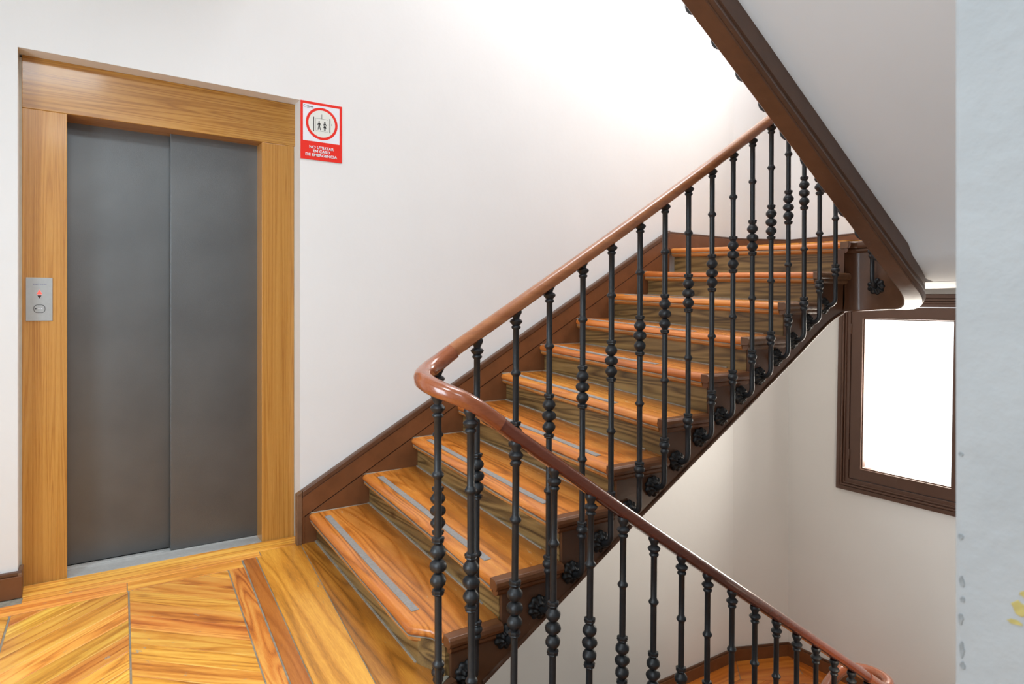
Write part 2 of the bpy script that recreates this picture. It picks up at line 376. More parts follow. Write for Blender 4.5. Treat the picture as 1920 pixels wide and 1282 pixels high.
# ------------------------------------------------------------------ SETTING: entrance landing floor with planks
V = []; Fc = []
for P_ in ([(-1.5, 0.0), (-0.17, 0.0), (-0.17, -1.6), (-1.5, -1.6)], [(-0.17, 0.09), (0.957, 0.09), (0.957, -1.6), (-0.17, -1.6)], [(0.957, 0.0), (1.05, 0.0), (1.05, -1.20), (1.10, -1.30), (1.0, -1.36), (0.957, -1.45)],
           [(-1.5, -1.6), (0.9, -1.6), (0.9, -2.98), (-1.5, -2.98)], [(-1.5, -2.98), (0.854, -2.98), (0.854, -5.2), (-1.5, -5.2)], [(0.854, -3.28), (2.6, -3.28), (2.6, -5.2), (0.854, -5.2)]):
    b_ = len(V); n_ = len(P_); sg_ = SAG if P_[0][1] > -1.5 else 0.0
    zz_ = lambda y: SAG * y if sg_ else SAG * -1.6
    V += [(x, y, zz_(y) - 0.2) for x, y in P_] + [(x, y, zz_(y) - 0.0032) for x, y in P_]
    Fc += [tuple(b_ + i for i in range(n_)), tuple(b_ + n_ + i for i in range(n_))] + [(b_ + i, b_ + (i + 1) % n_, b_ + n_ + (i + 1) % n_, b_ + n_ + i) for i in range(n_)]
fl = mesh('floor', V, Fc, M['grime'])
tag(fl, 'worn varnished pine parquet landing laid in chevrons before the lift', kind='structure')
def clip_poly(poly, a, b, c):
    """keep points with a*x+b*y <= c"""
    out = []
    for i in range(len(poly)):
        p, q = poly[i], poly[(i + 1) % len(poly)]
        dp = a * p[0] + b * p[1] - c; dq = a * q[0] + b * q[1] - c
        if dp <= 0: out.append(p)
        if (dp < 0 < dq) or (dq < 0 < dp):
            t = dp / (dp - dq); out.append((p[0] + (q[0] - p[0]) * t, p[1] + (q[1] - p[1]) * t))
    return out
def plank(poly, ang, mat, parent=fl, name='plank', th=0.012, up=None):
    """board: plan polygon (unsheared coordinates), local x along the grain"""
    if len(poly) < 3: return
    up = random.uniform(-0.0007, 0.0009) if up is None else up
    P = [(shx(x, y), y, fz(y)) for x, y in poly]
    cx = sum(p[0] for p in P) / len(P); cy = sum(p[1] for p in P) / len(P); cz = fz(cy)
    R = Matrix.Rotation(-ang, 3, 'Z')
    n = len(P); Vv = []
    for dz in (-th, up):
        for p in P: Vv.append(R @ Vector((p[0] - cx, p[1] - cy, p[2] - cz + dz)))
    Ff = [tuple(range(n)), tuple(range(n, 2 * n))] + [(i, (i + 1) % n, n + (i + 1) % n, n + i) for i in range(n)]
    o = mesh(name, Vv, Ff, mat, parent, bevel=0.0012, segs=1)
    o.location = (cx, cy, cz); o.rotation_euler = (0, 0, ang)
    return o
G = 0.0017
def rect(x0, x1, y0, y1): return [(x0 + G, y0 + G), (x1 - G, y0 + G), (x1 - G, y1 - G), (x0 + G, y1 - G)]
YE = -1.60
# boards in front of the lift, running along the wall
plank(rect(-0.165, 0.957, -0.018, 0.085), 0, M['floor_plank_x'])
plank(rect(-0.155, 0.76, -0.072, -0.018), 0, M['floor_plank_x'])
plank(rect(-1.5, 0.21, -0.158, -0.072), 0, M['floor_plank_x'])
plank(rect(0.21, 0.672, -0.150, -0.072), 0, M['floor_plank_x'])
# border boards beside the stair, running towards the camera
plank([(0.607, -0.151), (0.672, -0.151), (0.672, YE), (0.607, YE)], PI / 2, M['floor_plank_x'])
plank([(0.679, -0.073), (0.735, -0.073), (0.743, YE), (0.679, YE)], PI / 2, M['floor_dark'])
plank([(0.740, -0.072), (0.762, -0.072), (0.762, -0.020), (0.955, -0.020), (0.920, YE), (0.747, YE)], PI / 2, M['floor_wide'])
plank([(0.959, -0.004), (1.04, -0.004), (1.105, -1.19), (1.16, -1.285), (1.09, -1.35), (1.03, -1.42), (1.01, YE), (0.924, YE)], PI / 2, M['floor_edge'])
# chevron panels
def chevron(xa, xb, ytop, ang, pitch, y_end, phase=0.0):
    d = (math.cos(ang), math.sin(ang)); nrm = (-d[1], d[0])
    wd = pitch * math.cos(ang)
    y = ytop + 0.9 + phase
    while y > y_end - 1.2:
        # strip between two parallel lines through (xa,y) and (xa,y-pitch)
        c0 = nrm[0] * xa + nrm[1] * y; c1 = nrm[0] * xa + nrm[1] * (y - pitch)
        poly = [(xa + G, ytop - G), (xb - G, ytop - G), (xb - G, y_end), (xa + G, y_end)]
        poly = clip_poly(poly, nrm[0], nrm[1], max(c0, c1) - G * 0.6)
        poly = clip_poly(poly, -nrm[0], -nrm[1], -(min(c0, c1) + G * 0.6))
        if len(poly) >= 3:
            ar = abs(sum(poly[i][0] * poly[(i + 1) % len(poly)][1] - poly[(i + 1) % len(poly)][0] * poly[i][1] for i in range(len(poly)))) / 2
            if ar > 2e-5: plank(poly, ang, M['floor_plank_x'])
        y -= pitch
AB = math.radians(-37.5)
chevron(0.2165, 0.603, -0.152, AB, 0.106, YE, 0.06)
chevron(-0.178, 0.2135, -0.160, -AB, 0.112, YE, 0.02)
chevron(-0.60, -0.182, -0.160, AB, 0.112, YE, 0.0)
chevron(-1.05, -0.604, -0.160, -AB, 0.112, YE, 0.0)
chevron(-1.5, -1.054, -0.160, AB, 0.112, YE, 0.0)
# hall floor further towards the camera (below the frame)
for i in range(9):
    plank([(-1.48 + 0.25 * i, YE - 0.002), (-1.233 + 0.25 * i, YE - 0.002), (-1.233 + 0.25 * i, -5.19), (-1.48 + 0.25 * i, -5.19)], PI / 2, M['floor_wide'])

# baseboard left of the lift
bb = empty('baseboard_back', (-0.8, -0.01, 0.0)); tag(bb, 'brown painted baseboard with a moulded top left of the lift', kind='structure')
o = xz_prism('board', [(-1.5, -0.002), (-0.157, -0.002), (-0.157, 0.086), (-1.5, 0.086)], -0.022, -0.0005, M['brown'], None, 0.002); keep(o, bb)
o = xz_prism('top_moulding', [(-1.5, 0.086), (-0.157, 0.086), (-0.157, 0.104), (-1.5, 0.104)], -0.017, -0.0005, M['brown_dark'], None, 0.004); keep(o, bb)
o = box('end_return', -0.172, -0.157, -0.020, 0.088, 0.0, 0.098, M['brown_worn'], None, 0.003); keep(o, bb)

# ------------------------------------------------------------------ SETTING: lift door
dr = empty('door_1', (0.4, 0.09, 0.0)); tag(dr, 'closed lift door of two dark grey steel leaves in a varnished pine surround', kind='structure')
def part(o, p): return keep(o, p)
o = box('door_jamb', -0.163, -0.007, 0.09, 0.262, -0.004, 2.002, M['frame_wood_z'], None, 0.0025); part(o, dr)
o = box('door_jamb', 0.797, 0.955, 0.09, 0.262, -0.006, 1.996, M['frame_wood_z'], None, 0.0025); part(o, dr)
o = xz_prism('door_header', [(-0.5625, -0.110), (0.5635, -0.116), (0.5635, 0.0985), (-0.5625, 0.1105)], -0.086, 0.086, M['frame_wood_x'], None, 0.0025)
o.location = (0.3985, 0.176, 2.112); part(o, dr)
for xa_, xb_ in ((-0.1729, -0.1632), (0.9552, 0.9598)):
    o = box('reveal_filler', xa_, xb_, 0.094, 0.262, -0.01, 2.212, M['caulk_light'], None); part(o, dr)
# back casing closing the recess behind the jambs
o = box('shaft_casing', -0.175, 0.962, 0.27, 0.30, -0.1, 2.25, M['black'], None); part(o, dr)
o = box('door_leaf', -0.03, 0.425, 0.240, 0.266, 0.012, 2.03, M['steel'], None, 0.002); part(o, dr)
o = box('door_leaf', 0.402, 0.86, 0.188, 0.214, 0.012, 2.03, M['steel'], None, 0.002); part(o, dr)
V = []; Fc = []
box_vf(-0.007, 0.797, 0.092, 0.262, -0.02, 0.003, V, Fc)
for k in range(9):
    y = 0.096 + k * 0.0095
    box_vf(-0.007, 0.797, y, y + 0.0045, 0.003, 0.0058, V, Fc)
box_vf(-0.007, 0.797, 0.182, 0.186, 0.003, 0.012, V, Fc); box_vf(-0.007, 0.797, 0.216, 0.221, 0.003, 0.010, V, Fc); box_vf(-0.007, 0.797, 0.232, 0.237, 0.003, 0.010, V, Fc)
o = mesh('door_sill', V, Fc, M['alu']); part(o, dr); o['label'] = 'ribbed aluminium threshold'

# ------------------------------------------------------------------ SETTING: brown window
def casement(nm, zoff, label=None):
    w1 = empty(nm, (4.77, -1.08, 0.55 + zoff)); w1['kind'] = 'structure'
    if label: w1['label'] = label
    y0, y1 = -0.612, -1.552          # outer casing
    z0, z1 = -0.165, 1.272
    def fr(nm2, a, wd, xf, xb, mat, bev=0.003, extra=None):
        """rectangular mitred ring inset by a, width wd, from x=xf (room) to xb"""
        O = [(y0 - a, z0 + a), (y1 + a, z0 + a), (y1 + a, z1 - a), (y0 - a, z1 - a)]
        b = a + wd
        I = [(y0 - b, z0 + b), (y1 + b, z0 + b), (y1 + b, z1 - b), (y0 - b, z1 - b)]
        Vv = [(xf, y, z) for y, z in O] + [(xf, y, z) for y, z in I] + [(xb, y, z) for y, z in O] + [(xb, y, z) for y, z in I]
        Ff = []
        for i in range(4):
            j = (i + 1) % 4
            Ff += [(i, j, 4 + j, 4 + i), (8 + i, 12 + i, 12 + j, 8 + j), (i, 8 + i, 8 + j, j), (4 + i, 4 + j, 12 + j, 12 + i)]
        o = mesh(nm2, [(x - 4.77, y + 1.08, z - 0.55) for x, y, z in Vv], Ff, mat, w1, bevel=bev, segs=2)
        return o
    cs = fr('casing', 0.0, 0.088, 4.748, 4.83, M['window_brown'])
    for a, wd, xf in ((0.0, 0.030, 4.736), (0.034, 0.014, 4.730), (0.052, 0.012, 4.738)):
        r = fr('casing_moulding', a, wd, xf, 4.752, M['window_brown'], 0.004); r.parent = cs
    sh = fr('sash', 0.092, 0.082, 4.752, 4.81, M['window_brown'], 0.004)
    gb = fr('glazing_bead', 0.170, 0.012, 4.764, 4.80, M['window_brown'], 0.003); gb.parent = sh
    gl = box('window_pane', 4.784, 4.788, y1 + 0.172, y0 - 0.172, z0 + 0.172, z1 - 0.172, M['glass']); gl.location = Vector(gl.location) - Vector((4.77, -1.08, 0.55)); gl.parent = sh
    for zz in (0.10, 1.02):
        Vv = []; Ff = []
        for k in range(8):
            a = 2 * PI * k / 8
            for hgt, r in ((-0.04, 0.004), (-0.032, 0.0075), (0.032, 0.0075), (0.04, 0.004)):
                Vv.append((-0.022 + r * math.cos(a), -0.702 + 1.08 + r * math.sin(a), zz - 0.55 + hgt))
        for k in range(8):
            for q in range(3):
                Ff.append((k * 4 + q, ((k + 1) % 8) * 4 + q, ((k + 1) % 8) * 4 + q + 1, k * 4 + q + 1))
        Ff.append(tuple(k * 4 for k in range(8))); Ff.append(tuple(k * 4 + 3 for k in range(8)))
        h = mesh('hinge', Vv, Ff, M['window_brown'], sh, smooth=True)
    w1.rotation_euler = (0.018, 0, 0)
    return w1
casement('window_1', 0.0, 'brown painted casement window glowing white at the far end of the stairwell')
casement('window_2', 3.15)
hw = empty('fill_window', (-1.52, -2.1, 1.45)); hw['kind'] = 'structure'  # unseen window added to carry the side fill onto the soffit
for nm, y0, y1, z0, z1 in (('sash', -2.9, -2.82, 0.5, 2.4), ('sash', -1.38, -1.3, 0.5, 2.4), ('sash', -2.82, -1.38, 0.5, 0.58), ('sash', -2.82, -1.38, 2.32, 2.4), ('sash', -2.13, -2.07, 0.58, 2.32)):
    keep(box(nm, -1.6, -1.52, y0, y1, z0, z1, M['window_brown'], None, 0.004), hw)
keep(box('window_pane', -1.565, -1.56, -2.82, -1.38, 0.58, 2.32, M['glass'], None), hw)

# ------------------------------------------------------------------ lower landing
fl2 = prism('floor_lower', [(3.62, 0.0), (4.333, 0.0), (4.77, -0.19), (4.77, -2.98), (3.4, -2.98), (3.4, -1.80), (3.62, -1.72), (3.76, -1.55), (3.76, -1.40), (3.70, -1.28), (3.62, -1.26)],
            lambda x, y: -1.90, lambda x, y: -1.589, M['grime'])
tag(fl2, 'orange pine floor of the lower landing under the window', kind='structure')
def plank2(poly, ang, mat=None):
    cx = sum(p[0] for p in poly) / len(poly); cy = sum(p[1] for p in poly) / len(poly)
    R = Matrix.Rotation(-ang, 3, 'Z'); n = len(poly); Vv = []
    for dz in (-0.012, random.uniform(-0.0005, 0.001)):
        for p in poly: Vv.append(R @ Vector((p[0] - cx, p[1] - cy, dz)))
    Ff = [tuple(range(n)), tuple(range(n, 2 * n))] + [(i, (i + 1) % n, n + (i + 1) % n, n + i) for i in range(n)]
    o = mesh('plank', Vv, Ff, mat or M['tread'], fl2, bevel=0.0012, segs=1)
    o.location = (cx, cy, -1.585); o.rotation_euler = (0, 0, ang)
cpt = (4.30, -0.30)
M['plank_low'] = wood('lower_plank', 'x', (232, 150, 60), (204, 114, 36), (140, 66, 18), 0.36, 0.8, 1.0, 0.08, scuff=0.2, coat=0.2)
plank2([(3.63, -0.002), (4.333, -0.002), (4.34, -0.02), (4.15, -0.20), (3.63, -0.20)], 0, M['plank_low'])
plank2([(4.345, -0.02), (4.765, -0.20), (4.60, -0.42), (4.155, -0.205)], -0.4, M['plank_low'])
yy = -0.205
while yy > -1.2:
    y2 = yy - 0.115
    xr = 4.15 + (-0.20 - yy) * 1.2; xr2 = 4.15 + (-0.20 - y2) * 1.2
    plank2([(3.63, yy), (min(xr, 4.6), yy), (min(xr2, 4.6), y2 + 0.002), (3.63, y2 + 0.002)], 0, M['plank_low'])
    yy = y2
plank2([(4.605, -0.425), (4.765, -0.205), (4.765, -2.97), (4.605, -2.97)], PI / 2, M['plank_low'])
plank2([(4.16, -0.21), (4.60, -0.423), (4.60, -0.575)], -0.6, M['plank_low'])
bl = empty('baseboard_lower', (4.4, -0.1, -1.53)); tag(bl, 'dark brown baseboard following the corner of the lower landing', kind='structure')
def base_run(p, q, z0, h, mat, par, t=0.022, label=None):
    d = Vector((q[0] - p[0], q[1] - p[1])).normalized(); n = Vector((d.y, -d.x))   # towards the room for left-to-right runs
    poly = [p, q, (q[0] + n.x * t, q[1] + n.y * t), (p[0] + n.x * t, p[1] + n.y * t)]
    o = prism('board', poly, lambda x, y: z0, lambda x, y: z0 + h - 0.016, mat, None, 0.002); keep(o, par)
    poly = [p, q, (q[0] + n.x * t * 0.7, q[1] + n.y * t * 0.7), (p[0] + n.x * t * 0.7, p[1] + n.y * t * 0.7)]
    o = prism('top_moulding', poly, lambda x, y: z0 + h - 0.016, lambda x, y: z0 + h, M['brown_dark'], None, 0.004); keep(o, par)
base_run((3.3, 0), (4.333, 0), -1.588, 0.104, M['brown'], bl)
base_run((4.333, 0), (4.77, -0.19), -1.588, 0.108, M['brown'], bl)
base_run((4.77, -0.19), (4.77, -2.97), -1.588, 0.106, M['brown'], bl)

# ------------------------------------------------------------------ FLIGHT ONE (rising along the back wall)
XK = [0.997, 1.276, 1.556, 1.843, 2.141, 2.425, 2.715, 3.014, 3.328, 3.595]
ZW = [0.146, 0.303, 0.463, 0.625, 0.785, 0.949, 1.108, 1.272, 1.434, 1.612]     # at the wall
ZE = [0.025, 0.180, 0.355, 0.515, 0.682, 0.862, 1.028, 1.200, 1.368, 1.545]     # at the well
YW, YO = -0.030, -1.285
def zt(k, y):
    t = (YW - y) / (YW - YO)
    return ZW[k] + (ZE[k] - ZW[k]) * t
stair = empty('staircase', (1.0, -0.65, 0.0))
tag(stair, 'wooden flight rising right beside the lift with worn orange treads and brown painted strings', 'staircase', 'stair flights round the well')
def S1(o): return keep(o, stair)
NY = 22
def tread(k):
    x0 = XK[k]; x1 = XK[k + 1] + 0.045 if k < 9 else XK[k] + 0.30
    rnd = random.Random(k * 11 + 3)
    th = 0.040
    prof = [(0.30, 0), (0.16, 0), (0.085, 0), (0.045, 0), (0.022, -0.0015), (0.008, -0.006), (0.001, -0.015), (0.0, -0.024), (0.004, -0.033), (0.012, -th), (0.16, -th), (0.30, -th)]
    wv = [(rnd.uniform(0.5, 1.0), rnd.uniform(4, 9), rnd.uniform(0, 6)) for _ in range(3)]
    Vv = []; cy = (YW + YO) / 2; cx = x0; cz = zt(k, cy)
    for i in range(NY + 1):
        y = YW + (YO - YW) * i / NY
        t = i / NY
        wear = 0.006 * math.sin(PI * t) ** 0.7 + 0.0012 * sum(a * math.sin(f * y + p) for a, f, p in wv)
        nx = 0.004 * math.sin(PI * t) + 0.0012 * math.sin(wv[0][1] * 1.7 * y)
        cl = 0.0
        if k == 0 and y < -1.17: cl = min(0.085, (-1.17 - y) * 1.1)
        for j, (px, pz) in enumerate(prof):
            X = x0 + (nx + cl) * (1 if px < 0.1 else 0) + (px if px < 0.2 else (x1 - x0))
            wj = wear if (px < 0.06 and j <= 7) else (wear * 0.35 if px < 0.2 and j < 6 else 0)
            Vv.append((X - cx, y - cy, zt(k, y) + pz - wj - cz))
    n = len(prof); Ff = []
    for i in range(NY):
        for j in range(n):
            q = (j + 1) % n
            Ff.append((i * n + j, i * n + q, (i + 1) * n + q, (i + 1) * n + j))
    Ff.append(tuple(range(n))); Ff.append(tuple(NY * n + j for j in range(n)))
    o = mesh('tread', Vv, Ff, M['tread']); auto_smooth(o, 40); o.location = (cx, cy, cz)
    # cove strip under the nosing
    Vv = []; Ff = []
    cp = [(0.008, -th - 0.002), (0.008, -th - 0.014), (0.022, -th - 0.024), (0.048, -th - 0.024), (0.048, -th - 0.002)]
    for i in range(NY + 1):
        y = YW + (YO - YW) * i / NY
        cl = min(0.085, (-1.17 - y) * 1.1) if (k == 0 and y < -1.17) else 0
        for px, pz in cp: Vv.append((px + cl, y - cy, zt(k, y) + pz - cz))
    n2 = len(cp)
    for i in range(NY):
        for j in range(n2):
            q = (j + 1) % n2
            Ff.append((i * n2 + j, i * n2 + q, (i + 1) * n2 + q, (i + 1) * n2 + j))
    Ff.append(tuple(range(n2))); Ff.append(tuple(NY * n2 + j for j in range(n2)))
    c = mesh('cove_strip', Vv, Ff, M['cove'], o)
    Vv = []; Ff = []
    for i in range(NY + 1):
        y = YW + (YO - YW) * i / NY
        cl = min(0.085, (-1.17 - y) * 1.1) if (k == 0 and y < -1.17) else 0
        for px, pz in ((0.0055, -th - 0.0028), (0.0055, -th + 0.0012), (0.04, -th + 0.0012), (0.04, -th - 0.0028)): Vv.append((px + cl + 0.0015 * math.sin(31 * y + k), y - cy, zt(k, y) + pz - cz))
    for i in range(NY):
        for j in range(4):
            q = (j + 1) % 4
            Ff.append((i * 4 + j, i * 4 + q, (i + 1) * 4 + q, (i + 1) * 4 + j))
    Ff.append((0, 1, 2, 3)); Ff.append(tuple(NY * 4 + j for j in range(4)))
    mesh('dust_line', Vv, Ff, M['caulk'], o)
    # grip strip
    if k < 8:
        ya, yb = -0.105, (-1.10 if k == 0 else -1.16 if k < 4 else -0.95)
        Vv = []; Ff = []; NS = 14
        for i in range(NS + 1):
            y = ya + (yb - ya) * i / NS
            t = (YW - y) / (YW - YO)
            wear = (0.006 * math.sin(PI * t) ** 0.7 + 0.0012 * sum(a * math.sin(f * y + p) for a, f, p in wv)) * 0.62
            for px, dz in ((0.052, 0.0), (0.082, 0.0006)):
                Vv.append((px + 0.003 * t, y - cy, zt(k, y) - wear + 0.0022 + dz - cz)); Vv.append((px + 0.003 * t, y - cy, zt(k, y) - wear - 0.004 - cz))
        for i in range(NS):
            b = i * 4
            for a_, b_ in ((0, 2), (2, 3), (3, 1), (1, 0)): Ff.append((b + a_, b + b_, b + 4 + b_, b + 4 + a_))
        Ff.append((0, 2, 3, 1)); Ff.append((NS * 4, NS * 4 + 2, NS * 4 + 3, NS * 4 + 1))
        g = mesh('grip_strip', Vv, Ff, M['grey_strip'], o); g['label'] = 'grey anti-slip strip'
    # painted nosing return on the well side
    xe = (XK[k + 1] + 0.030) if k < 9 else 3.64
    st = x0 + (0.088 if k == 0 else 0.0)
    zz = ZE[k]
    mt = M['brown'] if k < 6 else M['brown_worn']
    V1 = []; F1 = []
    def end_solid(pf, xa, xb):
        b = len(V1); nn = len(pf)
        for X in (xa, xb):
            for py, pz in pf: V1.append((X - cx, YO - py - cy, zz + pz - cz))
        F1.append(tuple(b + q for q in range(nn))); F1.append(tuple(b + nn + q for q in range(nn)))
        for q in range(nn): F1.append((b + q, b + (q + 1) % nn, b + nn + (q + 1) % nn, b + nn + q))
    end_solid([(0.0, 0.0), (0.038, -0.002), (0.046, -0.010), (0.049, -0.022), (0.046, -0.034), (0.038, -0.040), (0.0, -0.040)], st, xe)
    end_solid([(0.0, -0.041), (0.036, -0.041), (0.036, -0.052), (0.028, -0.062), (0.015, -0.066), (0.0, -0.066)], st + 0.012, xe - 0.012)
    e = mesh('end_cap', V1, F1, mt, o, bevel=0.0015, segs=1); e['label'] = 'brown painted tread end'
    keep(o, stair)
for k in range(10): tread(k)
for k in range(9):
    x0_, x1_ = XK[k] + 0.004, XK[k + 1] + 0.036
    S1(prism('dust_joint', [(x0_, -0.0285), (x1_, -0.0285), (x1_, -0.036), (x0_ + 0.03, -0.039), (x0_, -0.034)], lambda X, Y, k=k: ZW[k] - 0.004, lambda X, Y, k=k: ZW[k] + 0.002 - 0.004 * random.random(), M['caulk'], None))
for k in range(10):
    x = XK[k] + 0.036
    zb0 = (fz(YW) if k == 0 else ZW[k - 1]) - 0.01; zb1 = (fz(YO) if k == 0 else ZE[k - 1]) - 0.01
    cy = (YW + YO) / 2; cz = (ZW[k] + ZE[k]) / 2 - 0.1
    ye = YO
    pts = [(YW, 0.0), (-1.19, 0.0), (ye - 0.006, 0.055 if k == 0 else 0.0)]
    Vv = []; 
    for y, cl in pts:
        t = (YW - y) / (YW - YO)
        zb = zb0 + (zb1 - zb0) * t; ztp = zt(k, y) - 0.041
        for dx in (0, 0.022):
            Vv.append((dx + cl, y - cy, zb - cz)); Vv.append((dx + cl, y - cy, ztp - cz))
    Ff = []
    for i in range(2):
        b = i * 4
        for a_, b_ in ((0, 1), (1, 3), (3, 2), (2, 0)): Ff.append((b + a_, b + b_, b + 4 + b_, b + 4 + a_))
    Ff += [(0, 1, 3, 2), (8, 9, 11, 10)]
    o = mesh('riser', Vv, Ff, M['riser']); o.location = (x, cy, cz); S1(o)
    # dusty caulk line at the foot of the riser
    o = prism('dust_joint', [(x - 0.009, YW), (x + 0.002, YW), (x + 0.002, -1.18), (x - 0.006, -1.18)],
              lambda X, Y, k=k: (fz(Y) if k == 0 else zt(k - 1, Y)) - 0.004, lambda X, Y, k=k: (fz(Y) if k == 0 else zt(k - 1, Y)) + 0.0045, M['caulk']); S1(o)

# outer cut string, outer face y = -1.31
SB = [(1.02, -0.315), (1.231, -0.184), (1.454, -0.052), (2.012, 0.277), (2.347, 0.467), (2.729, 0.680), (3.171, 0.930), (3.30, 1.008), (3.418, 1.075), (3.50, 1.113), (3.58, 1.140)]
def sbot(x):
    for (a, za), (b, zb) in zip(SB, SB[1:]):
        if x <= b: return za + (zb - za) * (x - a) / (b - a)
    return SB[-1][1]
poly = []
for k in range(10):
    xr = XK[k] + 0.039 if k else 1.105
    poly.append((xr, (ZE[k - 1] - 0.042) if k else sbot(xr)))
    poly.append((xr, ZE[k] - 0.042))
poly.append((3.60, ZE[9] - 0.042)); poly.append((3.60, 1.145))
poly += [(x, z) for x, z in reversed(SB) if x > 1.12]
o = xz_prism('outer_string', poly, -1.307, -1.262, M['brown_dark'], None); S1(o)
# thin bead along its lower edge
pth = [(x, -1.307, z) for x, z in SB if x > 1.05]
o = vsweep('string_bead', pth, [(0.0, 0.0), (0.0, 0.012), (-0.007, 0.010), (-0.009, 0.004), (-0.007, -0.003), (0.02, -0.004)], M['brown_dark']); S1(o)
# plastered underside
n = 9; Vv = []; Ff = []
for x, z in SB:
    for y, zz in ((-0.0005, z + 0.11), (-0.0005, z + 0.13), (-1.262, z + 0.02), (-1.262, z + 0.04)): Vv.append((x, y, zz))
for i in range(len(SB) - 1):
    b = i * 4
    for a_, b_ in ((0, 1), (1, 3), (3, 2), (2, 0)): Ff.append((b + a_, b + b_, b + 4 + b_, b + 4 + a_))
e_ = (len(SB) - 1) * 4; Ff += [(0, 1, 3, 2), (e_, e_ + 1, e_ + 3, e_ + 2)]
o = mesh('plaster_underside', Vv, Ff, M['plaster_soffit']); S1(o)

# wall string: lower board, upper board, moulded cap (on the back wall)
def zl(x): return 0.146 + (1.612 - 0.146) * (x - 0.997) / (3.595 - 0.997)   # line through the nosing corners
xk_ = 3.584
low = [(1.0, -0.01), (1.0, 0.150)] + [(xk_ + 0.02, zl(xk_ + 0.02) + 0.001), (xk_ + 0.02, 1.2)]
o = xz_prism('wall_string', [(0.975, -0.004), (0.975, zl(0.975) - 0.006), (xk_, zl(xk_) - 0.002), (xk_, 1.30), (1.25, 0.0)], -0.028, -0.0005, M['brown'], None, 0.001); S1(o)
o = xz_prism('wall_string', [(0.962, zl(0.962)), (xk_, zl(xk_) + 0.003), (xk_, 1.700), (0.962, 0.228)], -0.032, -0.0005, M['brown'], None, 0.002); S1(o)
o = xz_prism('string_cap', [(0.962, 0.229), (xk_, 1.701), (xk_, 1.738), (0.962, 0.262)], -0.038, -0.0005, M['brown_dark'], None, 0.006); S1(o)
o = xz_prism('string_end', [(0.934, -0.006), (0.961, -0.006), (0.961, 0.262), (0.934, 0.246)], -0.036, -0.0005, M['brown_worn'], None, 0.004); S1(o)
o = xz_prism('string_end', [(0.9615, -0.004), (0.9745, -0.004), (0.9745, 0.135), (0.9615, 0.127)], -0.030, -0.0005, M['brown'], None, 0.001); S1(o)
# upper landing
def curve_well():
    """plan of the string on the well side, from flight two round to flight one: (x,y,zbottom)"""
    P = []
    for i in range(13):
        x = 0.9 + (3.36 - 0.9) * i / 12
        P.append((x, -1.69, 2.277 - 0.650 * (x - 1.834)))
    zA = P[-1][2]
    for i in range(1, 13):
        a = math.radians(-90 + 90 * i / 12)
        t = i / 12
        P.append((3.36 + 0.31 * math.cos(a), -1.47 + 0.22 * math.sin(a), 1.163 + (zA - 1.163) * max(0, 1 - t / 0.75) ** 1.7))
    P.append((3.67, -1.43, 1.160))
    for i in range(1, 7):
        a = math.radians(90 * i / 6)
        P.append((3.60 + 0.07 * math.cos(a), -1.377 + 0.07 * math.sin(a), 1.158 - 0.012 * (i / 6)))
    return P
CW = curve_well()
stair2 = empty('staircase', (2.2, -2.3, 1.6))
tag(stair2, 'upper flight overhead at the right with a thick brown moulded string and pale soffit', 'staircase', 'stair flights round the well')
def S2(o): return keep(o, stair2)
# the curved string: side offset is negative (right of travel = away from the well while travelling +x then +y)
def hh(i):
    x, y, z = CW[i]
    top = 0.34 if i <= 12 else min(0.34, 1.503 - z) if i > 16 else 0.34 + (1.503 - z - 0.34) * (i - 12) / 4
    return top
def prof2(i):
    T = hh(i); wdt = 0.095 if i <= 24 else max(0.05, 0.095 - 0.045 * (i - 24) / 7)
    return [(0.0, T), (0.0, 0.006), (-0.006, 0.0), (-wdt * 0.86, 0.0), (-wdt * 0.90, 0.004), (-wdt * 0.90, 0.010), (-wdt * 0.97, 0.014), (-wdt * 1.02, 0.022), (-wdt, 0.032),
            (-wdt * 0.93, 0.040), (-wdt * 0.93, 0.052), (-wdt * 1.0, 0.058), (-wdt * 1.0, 0.150), (-wdt * 0.9, 0.152), (-wdt * 0.9, T)]
o = vsweep('curved_string', CW, prof2, M['brown_dark'], None); auto_smooth(o, 28); S2(o)
# landing nosing moulding running round the curve
ln = [(x, y, 1.545) for x, y, z in CW[16:]]
o = vsweep('landing_nosing', ln, [(-0.04, 0.0), (0.028, -0.002), (0.038, -0.011), (0.038, -0.028), (0.030, -0.040), (0.016, -0.041), (0.022, -0.046), (0.020, -0.056), (0.008, -0.066), (-0.04, -0.066)], M['brown_dark'], None); auto_smooth(o, 35); S2(o)
# landing floor slab and soffit
edge = [(x, y) for x, y, z in CW[13:]]
edge = [(x + 0.02, y - 0.02 if y < -1.5 else y) for x, y in edge]
edge = [p for p in edge if p[0] > 3.62]
lp = [(3.665, -0.002), (4.33, -0.002), (4.765, -0.192), (4.765, -2.975), (3.665, -2.975), (3.665, -1.80), (3.64, -1.70)] + edge[1:-1] + [(3.64, -1.29)]
o = prism('landing_floor', lp, lambda x, y: 1.335, lambda x, y: 1.606 + 0.04 * y, M['floor_wide'], None); S2(o)
o = prism('landing_soffit', lp, lambda x, y: 1.302, lambda x, y: 1.33, M['plaster_soffit'], None); S2(o)
